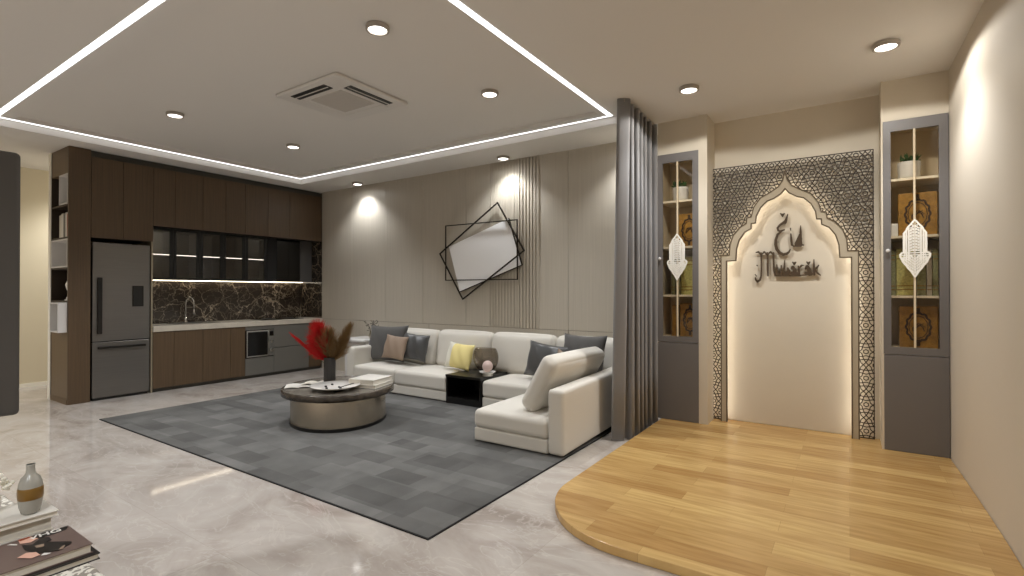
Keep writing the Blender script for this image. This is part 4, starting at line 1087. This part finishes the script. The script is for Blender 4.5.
patch('figure_hand', [(.077,.079),(.058,.093),(.059,.100),(.083,.088)], zt+.0015, 'pillow_taupe')
patch('figure_legs', [(.038,-.006),(.021,.018),(.039,.036),(.071,.038),(.076,.017)], zt+.0015, 'skin_tone')
patch('figure_foot', [(.078,.038),(.066,.048),(.084,.060),(.087,.049)], zt+.0015, 'white_ink')
patch('small_print', [(-.094,-.002),(-.084,.004),(-.066,.016),(-.072,.018),(-.09,.008)], zt+.0015, 'white_ink')

def text(body, size, loc, rz, material, parent, name, shear=0.0, ext=.0004):
    cu = bpy.data.curves.new(name, 'FONT'); cu.body = body; cu.size = size; cu.extrude = ext; cu.shear = shear; cu.offset = size*.02
    tmp = bpy.data.objects.new('tmp', cu); COL.objects.link(tmp); bpy.context.view_layer.update()
    me = bpy.data.meshes.new_from_object(tmp.evaluated_get(bpy.context.evaluated_depsgraph_get())); bpy.data.objects.remove(tmp)
    me.materials.clear(); me.materials.append(MATS[material])
    ob = bpy.data.objects.new(name, me); COL.objects.link(ob); ob.parent = parent; ob.location = loc; ob.rotation_euler.z = rz; return ob
text('VHG', .040, (-.078, .046, zt+.0015), pi/2, 'white_ink', o, 'title', .1)
g2 = g
book(-2.44, -2.262, .20, .575, TT, .040, .02, 'book_white', 'thick white book at the bottom of the white stack on the front left table', g)
book(-2.445, -2.268, .20, .580, TT+.0402, .042, -.02, 'paper', 'grey-white book in the middle of the white stack on the front left table', g)
o = book(-2.455, -2.258, .15, .592, TT+.0826, .018, 0, 'book_white', 'thin white book under the grey vase, topmost of the white stack', g)
text('x', .03, (.06, .03, .0185), pi/2, 'black', o, 'printed_mark'); text('au', .022, (.02, .165, .0185), pi/2, 'black', o, 'printed_mark')
VZ = TT+.1012
o = T('ceramic_vase', (-2.305, .530, VZ), 'small glossy grey bottle vase with a gold band on the white books', 'vase')
def vz(lst): return [(r, VZ+z) for r, z in lst]
full = [(0,0),(.018,0),(.024,.005),(.0295,.025),(.0325,.055),(.0330,.08),(.0305,.103),(.025,.120),(.016,.130),(.0125,.138),(.0115,.150),(.0115,.160),(.0125,.165),(.009,.165),(.009,.15),(0,.15)]
MB().lathe(vz(full), -2.305, .530, 40).build('body', 'vase_grey', o, smooth=True)
bandp = [(.0322,.050),(.0332,.052),(.0340,.066),(.0340,.080),(.0334,.087),(.0322,.089)]
MB().lathe(vz(bandp), -2.305, .530, 40).build('gold_band', 'vase_gold', o, smooth=True)
MB().lathe([(0, VZ+.1641),(.0095, VZ+.1641),(.0095, VZ+.1655),(0, VZ+.1655)], -2.305, .530, 20).build('mouth', 'black', o)
o = T('flower_bunch', (-2.42, .455, VZ), 'bunch of small white blossoms in a cup beside the grey vase', 'flowers')
MB().lathe([(0,VZ),(.022,VZ),(.028,VZ+.03),(.026,VZ+.05),(0,VZ+.05)], -2.42, .455, 20).build('cup', 'ceramic', o, smooth=True)
rr = random.Random(3); f = MB()
for i in range(60):
    a = rr.uniform(0,2*pi); el = rr.uniform(-.3,1.4); R1 = rr.uniform(.02,.055); c0 = Vector((-2.42+R1*cos(a)*cos(el), .455+R1*sin(a)*cos(el), VZ+.075+R1*sin(el)))
    f.rbox(c0.x-.007, c0.x+.007, c0.y-.007, c0.y+.007, c0.z-.006, c0.z+.006, r=.006, n=1)
f.build('blossoms', 'flower_white', o, smooth=True)

# ------------------------------------------------------------------ world, camera, colour
wd = bpy.data.worlds.new('World'); scene.world = wd; wd.use_nodes = True
wd.node_tree.nodes['Background'].inputs[0].default_value = (.5, .48, .45, 1); wd.node_tree.nodes['Background'].inputs[1].default_value = .1
cam = bpy.data.cameras.new('Camera'); co = bpy.data.objects.new('Camera', cam); COL.objects.link(co)
cam.sensor_width = 36; cam.lens = 507/1024*36; cam.clip_start = .02
co.location = (0, 0, 1.2); co.rotation_euler = (pi/2+atan(3.2/507), 0, radians(33.6))
scene.camera = co
scene.view_settings.view_transform = 'Standard'; scene.view_settings.look = 'None'; scene.view_settings.gamma = 1
scene.view_settings.use_curve_mapping = False; scene.view_settings.exposure = 0.40
scene.cycles.use_denoising = True
scene.cycles.max_bounces = 8; scene.cycles.diffuse_bounces = 5; scene.cycles.glossy_bounces = 4; scene.cycles.transparent_max_bounces = 12
scene.cycles.sample_clamp_indirect = 4; scene.cycles.caustics_reflective = False; scene.cycles.caustics_refractive = False
